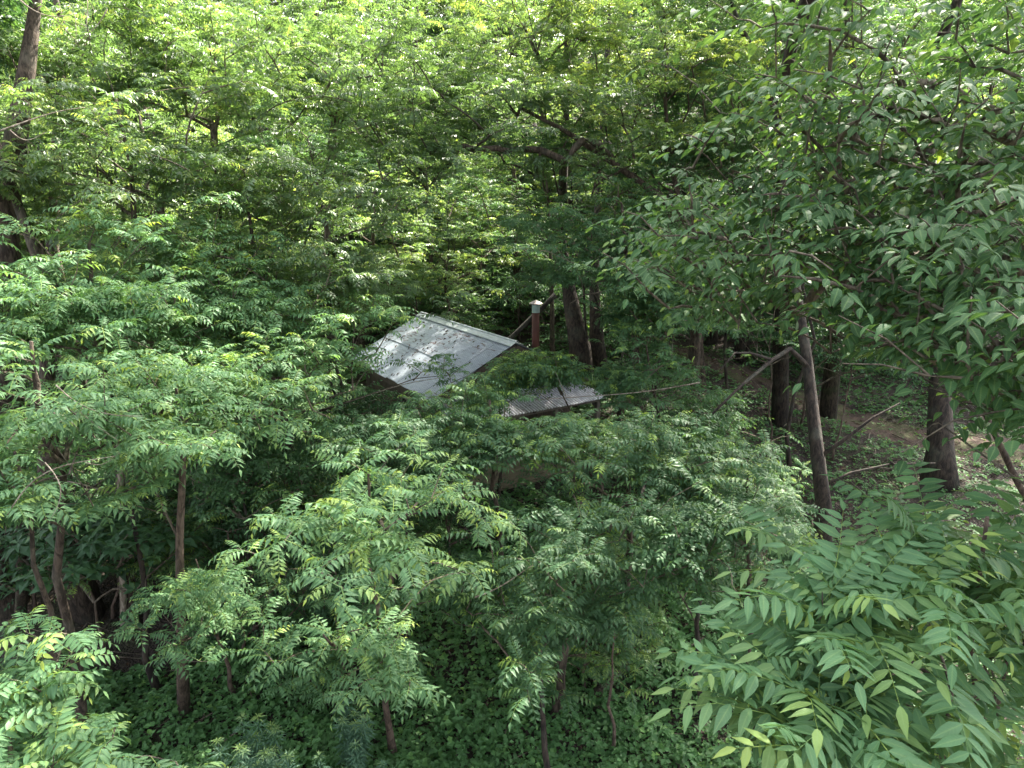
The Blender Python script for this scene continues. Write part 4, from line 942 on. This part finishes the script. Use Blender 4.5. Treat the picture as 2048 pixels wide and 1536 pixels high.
shrub('spicebush', 'low bush beyond the trail, between the leaning trunk and the thick dark trunk', m(1720, 680, 17.5), rr(120, 60, 17.5, 1.0), 'spray', M_broad, 70, 114, 1.2, per=4, lod=2)
shrub('spicebush', 'low bush at the right of the porch, beside the trail bank', m(1400, 830, 15.5), rr(120, 60, 15.5, 1.0), 'spray', M_walnut, 60, 96, 1.0, per=4, lod=2)
shrub('spicebush', 'dark bush beneath the elm crown, above the trail', m(1650, 600, 19), rr(190, 110, 19, 1.6), 'spray', M_broad, 110, 97, 1.3, per=5, lod=2)
shrub('spicebush', 'dark leafy bush right of the twin trunks', m(1400, 570, 19.5), rr(170, 110, 19.5, 1.6), 'spray', M_broad, 110, 98, 1.3, per=5, lod=2)
shrub('pawpaw_shrub', 'bush at the left edge behind the curved pale twigs', m(40, 1060, 12.5), rr(150, 130, 12.5, 1.0), 'spray', M_broad, 80, 99, 1.1, per=4, lod=2)
shrub('spicebush', 'bush in front of the left gable, below the roof eave', m(760, 830, 14.2), rr(110, 60, 14.2, .8), 'spray', M_broad, 60, 100, 1.0, per=4, lod=2)
shrub('small_sapling', 'low pinnate seedling on the shaded bank at lower left', m(115, 1255, 9.6), rr(60, 40, 9.6, .4), 'pin', M_walnut, 8, 101, .8, per=7)
shrub('small_sapling', 'pinnate seedling in the bottom centre hollow, below the spreading sumac', m(1230, 1270, 8.9), rr(110, 60, 8.9, .5), 'pin', M_walnut, 14, 102, .9, per=7)

# curved pale dead twigs
def bare_twigs(label, lines, seed, base):
    root = empty('bare_branch', base); tag(root, label, 'branch'); b = np.array(base)
    for P, r_ in lines:
        mb = MB(); L = smooth_line(P, 12) - b; mb.tube(L, np.linspace(r_, r_ * .4, len(L)), 5, rough=.08, seed=seed); mb.build('twig', M_bark_pale, root, smooth=True)
bare_twigs('curved pale bare twigs among the leaves at left, mid height', [([m(112, 770, 6.9), m(150, 815, 6.8), m(250, 840, 6.8), m(285, 832, 6.8)], .008), ([m(150, 815, 6.8), m(190, 850, 6.8), m(235, 880, 6.7)], .005), ([m(165, 815, 6.8), m(140, 835, 6.7), m(118, 845, 6.7)], .006), ([m(70, 818, 7.0), m(130, 826, 6.9), m(160, 862, 6.8)], .004)], 1, m(112, 770, 6.9))
bare_twigs('long pale twig hooking down at the left edge below the middle', [([m(15, 1030, 6.2), m(40, 970, 6.2), m(90, 925, 6.2), m(170, 925, 6.3), m(232, 912, 6.3)], .008), ([m(90, 925, 6.2), m(125, 960, 6.1), m(132, 1000, 6.1), m(100, 1040, 6.1)], .006), ([m(170, 925, 6.3), m(205, 935, 6.3), m(236, 908, 6.3)], .004)], 2, m(15, 1030, 6.2))
bare_twigs('dark thin branch crossing in front of the porch roof', [([m(1400, 765, 13.6), m(1290, 788, 13.6), m(1200, 792, 13.6), m(1130, 793, 13.6), m(1070, 800, 13.6)], .014), ([m(1133, 793, 13.6), m(1122, 770, 13.6), m(1111, 745, 13.6)], .008)], 3, m(1400, 765, 13.6))
bare_twigs('thin grey branch running across the lower front of the sumac', [([m(950, 1195, 8.3), m(1010, 1175, 8.3), m(1055, 1130, 8.3), m(1090, 1118, 8.4)], .010), ([m(1096, 1120, 8.4), m(1098, 1170, 8.4), m(1105, 1205, 8.4)], .006)], 4, m(950, 1195, 8.3))
bare_twigs('bare curling twigs in the top left corner in front of the rough trunk', [([m(40, 0, 8.6), m(62, 25, 8.6), m(110, 40, 8.7), m(150, 28, 8.8)], .010), ([m(175, 0, 8.8), m(176, 35, 8.8), m(170, 65, 8.8)], .006), ([m(214, 18, 8.8), m(205, 45, 8.8), m(180, 66, 8.8), m(150, 90, 8.8)], .008), ([m(148, 24, 8.7), m(154, 55, 8.7), m(150, 95, 8.7)], .005), ([m(0, 262, 8.3), m(60, 240, 8.3), m(130, 215, 8.4), m(170, 215, 8.4)], .010), ([m(20, 260, 8.2), m(50, 290, 8.2), m(90, 265, 8.2)], .007)], 5, m(40, 0, 8.6))
bare_twigs('thin dead branch slanting in front of the left part of the metal roof', [([m(640, 820, 13.0), m(720, 800, 13.0), m(800, 765, 13.0), m(840, 755, 13.0), m(890, 755, 13.0)], .012)], 6, m(640, 820, 13.0))
tree('overhanging_branch', 'thin leafy spray hanging over the middle of the metal roof', 'branch', m(875, 735, 13.2), rr(60, 26, 13.2, .3), kind='pin', lod=1, tips=9, per=6, seed=105, r0=.014, clear=False, scale=.75, trunk=[m(640, 822, 13.0), m(760, 782, 13.05), m(830, 757, 13.1), m(900, 750, 13.2)], base=(-3.65, 12.6), nparts=60)

# narrow leaved herbs along the bottom edge
def herb(label, u, v, hgt, seed, group=None, s=1.0):
    q = np.random.default_rng(seed); g = ground_at(u, v); g = np.array([g[0], g[1], float(H(g[0], g[1]))])
    root = empty('tall_herb', g); tag(root, label, 'plant', group)
    V_, n_ = [], 0; idx = []; Mx = []; pos = []; ti = []
    for k in range(int(6 * s) + 2):
        a = q.uniform(0, 6.28); lean = np.array([math.cos(a), math.sin(a), 0]) * q.uniform(.1, .45) * hgt * .6
        top = np.array([0, 0, hgt * q.uniform(.7, 1.05)]) + lean; b0 = np.array([math.cos(a), math.sin(a), 0]) * .06
        mb = MB(); mb.tube([b0, b0 + (top - b0) * .5 - lean * .12, top], [.008, .006, .003], 5); mb.build('stem', M_herb, root, smooth=True)
        for t_ in (.45, .62, .78, .9, 1.0):
            idx.append(q.integers(4)); sc_ = q.uniform(.9, 1.3) * (1.15 - .35 * (t_ > .95)); f = np.array([math.cos(q.uniform(0, 6.3)), math.sin(q.uniform(0, 6.3)), 0])
            Mx.append(rot(f, np.array([0, 0, 1.]) + lean / hgt * .6) * sc_); pos.append(b0 + (top - b0) * t_ - lean * .12 * (1 - abs(2 * t_ - 1))); ti.append(-.12 + .32 * (t_ == 1.0) + q.normal(0, .04))
    V, T, t2, rb, al = batch(TPL[('herb', 1)], np.array(idx), np.array(Mx), np.array(pos), np.array(ti))
    obj('foliage', mesh_from('foliage', V, T, M_herb, tint=t2, rib=rb, along=al), root, kind='stuff')
hl = ['tall narrow leaved herb at the bottom edge, leftmost of the clump', 'pale green topped herb at the bottom edge, left of the bottom centre sapling', 'narrow leaved herb with yellow green head, in the middle of the bottom left clump', 'dark narrow leaved herb right under the bottom centre sapling', 'narrow leaved herb in the shade right of the bottom centre sapling', 'herb at the bottom edge with drooping willow like leaves, centre', 'small narrow leaved herb at the bottom edge before the bare ground', 'narrow leaved herb behind the bottom left clump, taller', 'herb clump in the dark between the two bottom saplings']
for k, (u, v, hg, s) in enumerate([(410, 1760, 1.5, 1.3), (490, 1740, 1.75, 1.6), (570, 1780, 1.75, 1.6), (650, 1760, 1.55, 1.3), (740, 1740, 1.5, 1.3), (830, 1760, 1.5, 1.4), (930, 1700, 1.0, 1), (530, 1640, 1.35, 1.3), (700, 1580, 1.3, 1.2)]):
    herb(hl[k], u, v, hg, 200 + k, s=s)

# ------------------------------------------------------------------ the wood behind: a few kinds, copied
GB = 'trees of the dense wood behind the cabin'
protos = []
for k, (kind, mat, bark, tip, sc_, hh, rad_, lab, nm, tk) in enumerate([
    ('pin', M_locust, M_bark, 190, 1.15, 10.5, 3.2, 'feathery green tree in the dense wood behind the cabin', 'locust_tree', None),
    ('pin', M_walnut, M_bark, 180, 1.1, 9.5, 3.0, 'dark feathery tree in the dense wood behind the cabin', 'walnut_tree', None),
    ('spray', M_broad, M_bark_dark, 210, 1.25, 11.0, 3.2, 'dark leafy tree in the dense wood behind the cabin', 'forest_tree', 'spray'),
    ('spray', M_locust, M_bark, 210, 1.2, 10.0, 3.0, 'light leafy tree in the dense wood behind the cabin', 'forest_tree', 'spray')]):
    x, y = [(-11, 21.5), (-7.5, 25.5), (8.5, 25), (-14, 26)][k]
    z = float(H(x, y))
    r_ = tree(nm, lab, 'tree', (x, y, z + hh * .62), (rad_, rad_, hh * .40), base=(x, y), kind=kind, lod=2, mat=mat, bark=bark, tips=tip, per=9 if kind == 'pin' else 5, seed=300 + k, r0=.14, clear=False, limbs=False, scale=sc_, young=.12, group=GB, tplkind=tk, bottom=-.95)
    protos.append(r_)
def copy_tree(root, loc, rz, s, sz=None):
    c = root.copy(); COL.objects.link(c); c.location = loc; c.rotation_euler = (0, 0, rz); c.scale = (s, s, sz or s)
    if 'h' in c: del c['h']
    for ch in root.children:
        d = ch.copy(); COL.objects.link(d); d.parent = c
    return c
q = np.random.default_rng(99)
cnt = 0
rows = [(21.5, 3.2, .80), (25, 3.3, .95), (29, 3.5, 1.05), (33, 3.7, 1.1), (38, 3.8, 1.25), (44, 4.3, 1.45), (52, 5.0, 1.75), (62, 6.2, 2.1), (75, 7.5, 2.6)]
for ry, spc, sz in rows:
    hw = ry * .80 + 3; nx = int(2 * hw / spc)
    for i_ in range(nx):
        x = -hw + spc * (i_ + .5) + q.normal(0, .5); y = ry + q.normal(0, .8)
        if y < 27 and -6.5 < x < 4.5: continue
        if path_dist(np.array([[x, y]]))[0] < 1.6: continue
        if x > 3 and y < 24: continue
        right = x > y * .12
        k = int(q.choice([2, 1, 2, 0, 1] if right else [0, 1, 3, 0, 3, 2]))
        loc = (x, y, float(H(x, y)) - .1)
        s = sz * q.uniform(.85, 1.15)
        if not right and y < 30: s *= .86
        c = copy_tree(protos[k], loc, q.uniform(0, 6.28), s, s * q.uniform(.92, 1.12)); cnt += 1
        side = 'at the far left' if x < -.45 * y else 'left of the cabin' if x < -.2 * y else 'behind the cabin' if x < .12 * y else 'behind the upper right elm' if x < .45 * y else 'at the far right'
        deep = 'in the front rank of the wood' if y < 27 else 'in the middle of the wood' if y < 42 else 'deep in the wood'
        c['label'] = ('feathery green tree', 'dark feathery tree', 'dark leafy tree', 'light leafy tree')[k] + ' ' + side + ', ' + deep
# saplings of the undergrowth: four grown, the others copied
SL = ['knee to head high pinnate sapling with bright fronds', 'slender dark pinnate sapling', 'bushy pinnate sapling', 'broad leaved young shrub']
sp_ = []
q = np.random.default_rng(404)
for k, (x, y) in enumerate([(-2.6, 9.0), (-5.9, 10.6), (1.2, 9.6), (-3.4, 13.0)]):
    z = float(H(x, y)); hh = [2.8, 3.2, 2.2, 2.4][k]
    sp_.append(tree('young_sapling', SL[k] + ' in the thicket below the cabin', 'sapling', (x, y, z + hh * .55), (.95, .95, hh * .42), base=(x, y), kind='spray' if k == 3 else 'pin', lod=1 if k < 3 else 2, mat=[M_walnut_near, M_walnut, M_walnut, M_broad][k], tips=[34, 34, 36, 44][k], per=6 if k < 3 else 4, seed=410 + k, r0=.026, clear=False, limbs=False, scale=.85, young=.1, group='saplings of the thicket', bottom=-1, bark=M_sapbark))
    sp_[-1]['h'] = hh
def in_gap(x, y, hh):
    z0 = float(H(x, y)); P = np.array([[x + a, y, z0 + c] for a in (-.8, 0, .8) for c in (.3, hh * .4, hh * .7, hh)])
    u, v, z = proj(P); n_ = 0
    for poly, far, keep in GAPS:
        if keep > .2: continue
        n_ += np.sum(inpoly(u, v, poly) & (z < far))
    return n_ > 0 or not not_in_cabin(P + [0, 0, 0]).all()
placed = [(-2.6, 9.0), (-5.9, 10.6), (1.2, 9.6), (-3.4, 13.0)]
for _ in range(900):
    if len(placed) > 70: break
    y = 8.6 + 11.5 * q.random() ** .8; x = q.uniform(-.78, .45) * y
    k = int(q.integers(4)); s = q.uniform(.55, 1.15)
    if in_gap(x, y, sp_[k]['h'] * s) or min(math.hypot(x - a, y - c) for a, c in placed) < .85 or path_dist(np.array([[x, y]]))[0] < 1.5: continue
    c = copy_tree(sp_[k], (x, y, float(H(x, y)) - .05), q.uniform(0, 6.28), s, s * q.uniform(.9, 1.2)); placed.append((x, y))
    u, v, z = proj([[x, y, float(H(x, y)) + 1.2]])
    where = ('at the far left' if u[0] < 350 else 'left of the cabin' if u[0] < 760 else 'in front of the cabin' if u[0] < 1150 else 'right of the porch')
    row = 'near the bottom edge' if y < 10.5 else 'half way back' if y < 14.5 else 'level with the cabin'
    c['label'] = SL[k] + ' ' + where + ', ' + row
for s_ in sp_: del s_['h']
for s_ in COL.objects:
    if s_.name.startswith('young_sapling') and len(s_['label'].split()) > 15: s_['label'] = s_['label'].replace('knee to head high pinnate sapling with bright fronds', 'bright fronded pinnate sapling')
# undergrowth bushes, copied
GU = 'undergrowth bushes in the wood'
bp_ = []
for k, (x, y, mat) in enumerate([(-12.5, 17.5, M_broad), (9.6, 23.6, M_walnut)]):
    bp_.append(tree('undergrowth_bush', 'low dark bush of the undergrowth between the trunks', 'bush', (x, y, float(H(x, y)) + 1.3), (1.7, 1.7, 1.2), base=(x, y), kind='spray', lod=2, mat=mat, tips=80, per=4, seed=340 + k, r0=.03, clear=False, limbs=False, scale=1.3, group=GU, tplkind='spray', bottom=-1))
for i_ in range(150):
    y = q.uniform(13, 60); x = q.uniform(-.82, .82) * y
    P = np.array([[x, y]])
    if path_dist(P)[0] < 2.2 or (-6.5 < x < 4.5 and y < 24.5) or (x > 2 and y < 21) : continue
    c = copy_tree(bp_[int(q.integers(2))], (x, y, float(H(x, y)) - .1), q.uniform(0, 6.28), q.uniform(.7, 1.3) * (1 + max(0, y - 30) * .02)); cnt += 1
    c['label'] = 'low dark bush of the undergrowth ' + ('between the trunks at the left' if x < -.3 * y else 'behind the cabin' if x < .1 * y else 'between the trunks at the right') + (', near' if y < 26 else ', far back')
for k, (x, y, s) in enumerate([(-2.2, 25.5, 1.0), (.3, 26.2, 1.2), (2.4, 25.2, .9), (4.2, 25.8, 1.1), (1.2, 28.4, 1.4), (-1.2, 29, 1.4), (3.6, 29.5, 1.5), (-4.6, 26.4, 1.1)]):
    c = copy_tree(bp_[k % 2], (x, y, float(H(x, y)) - .1), k * 1.1, s); c['label'] = ['bush on the bank behind the ridge of the metal roof', 'bush just left of the chimney, behind the cabin', 'bush at the foot of the black trunk behind the chimney', 'bush right of the twin trunk behind the chimney', 'larger bush up the bank behind the chimney', 'larger bush up the bank behind the ridge', 'larger bush up the bank beyond the twin trunk', 'bush behind the left end of the cabin roof'][k]
print('copied', cnt, 'leaf parts', NLEAF[0])

# ------------------------------------------------------------------ ground cover and litter
def coverlet(nl, L, Wd, q):
    VV = []; TT = []; n = 0; ti = []
    for k in range(nl):
        th = 6.283 * k / nl + q.uniform(-.4, .4); f = np.array([math.cos(th), math.sin(th), q.uniform(-.25, .35)])
        s = q.uniform(.7, 1.2); V, T, r_, a_ = blade(L * s, Wd * s, 2, fold=q.uniform(0, .35), droop=q.uniform(0, .35), point=.45)
        V = V @ rot(f, np.array([0, 0, 1.]) + q.normal(0, .2, 3)).T + np.array([q.uniform(-.4, .4) * L, q.uniform(-.4, .4) * L, q.uniform(0, .5) * L])
        VV.append(V); TT.append(T + n); n += len(V); ti += [.42 + q.uniform(-.15, .15)] * len(T)
    return np.concatenate(VV), np.concatenate(TT), np.array(ti), np.ones(n), np.zeros(n)
q = np.random.default_rng(17)
def noise2(x, y): return np.sin(x * 1.3 + .7 * np.sin(y * 1.1)) * np.cos(y * 1.7 + .9 * np.sin(x * .8)) + .5 * np.sin(x * 3.1 + y * 2.3)
def cover(name, n, xr, yr, sz, tpls, mat, hgt, keep, tshift=0):
    x = q.uniform(*xr, n); y = yr[0] + (yr[1] - yr[0]) * q.random(n) ** 1.5
    ok = (np.abs(x) < .82 * y + 1) & keep(x, y)
    x, y = x[ok], y[ok]; n = len(x)
    s = sz * q.uniform(.6, 1.35, n) * (1 + .045 * (y - 8))
    th = q.uniform(0, 6.283, n); tx, ty = q.normal(0, .22, n), q.normal(0, .22, n) - .1
    c, s_ = np.cos(th), np.sin(th)
    M3 = np.zeros((n, 3, 3)); nz = np.stack([tx, ty, np.ones(n)], 1); nz /= np.linalg.norm(nz, axis=1)[:, None]
    f = np.stack([c, s_, np.zeros(n)], 1); f -= nz * np.sum(f * nz, 1)[:, None]; f /= np.linalg.norm(f, axis=1)[:, None]; l = np.cross(nz, f)
    M3[:, :, 0] = f; M3[:, :, 1] = l; M3[:, :, 2] = nz; M3 *= s[:, None, None]
    pos = np.stack([x, y, H(x, y) + hgt * q.random(n) * (1 + .8 * noise2(x * 2, y * 2)).clip(.2, 2)], 1)
    V, T, t2, rb, al = batch(tpls, q.integers(len(tpls), size=n), M3, pos, q.normal(0, .1, n) + tshift + .06 * noise2(x, y))
    return obj(name, mesh_from(name, V, T, mat, tint=t2), kind='stuff')
cv = [coverlet(4, .055, .021, q) for _ in range(5)]; cv2 = [coverlet(3, .085, .036, q) for _ in range(5)]
pd = lambda x, y: path_dist(np.stack([x, y], 1))
incab = lambda x, y: ~((np.abs(-.5361 * (x - .1) + .8441 * (y - 16.7) - 2.6) < 3.6) & (np.abs(-.8441 * (x - .1) - .5361 * (y - 16.7)) < 2.1))
dens = lambda x, y, t: (noise2(x * .8, y * .8) + q.normal(0, .5, len(x))) > t
cover('ground_cover', 38000, (-14, 18), (7.2, 26), 1.0, cv, M_cover, .10, lambda x, y: (pd(x, y) > 1.0 + .35 * noise2(x * 3, y * 3)) & incab(x, y) & dens(x, y, -1.5) & ~((x < -5.5) & (y > 9.9) & (y < 13)), -.04)
cover('leafy_weeds', 26000, (-11, 5), (7.2, 15), 1.0, cv2, M_cover, .26, lambda x, y: dens(x, y, -.9) & incab(x, y) & ~((x < -5.8) & (y > 9.8) & (y < 13)), .06)
cover('trailside_moss_plants', 2500, (0, 16), (15, 28), .8, cv, M_cover, .06, lambda x, y: pd(x, y) < 1.7, .22)
lt2 = [single(.10, .028, 2, q) for _ in range(4)]
cover('leaf_litter', 17000, (-16, 20), (7.2, 32), 1.0, lt2, M_litter, .03, lambda x, y: dens(x, y, -.8) & incab(x, y), -.12)
# dead sticks on the floor
mb = MB()
for _ in range(260):
    y = q.uniform(7.5, 22); x = q.uniform(-.75, .75) * y
    if not incab(np.array([x]), np.array([y]))[0]: continue
    a = q.uniform(0, 6.28); L = q.uniform(.3, 1.4); d = np.array([math.cos(a), math.sin(a)])
    p0 = np.array([x, y]); pts = [(*(p0 + d * L * t + q.normal(0, .03, 2)), float(H(*(p0 + d * L * t))) + q.uniform(.02, .09)) for t in (0, .5, 1)]
    mb.tube(pts, np.array([.012, .009, .004]) * q.uniform(.6, 1.8), 5)
mb.build('fallen_sticks', M_twig, kind='stuff', smooth=True)
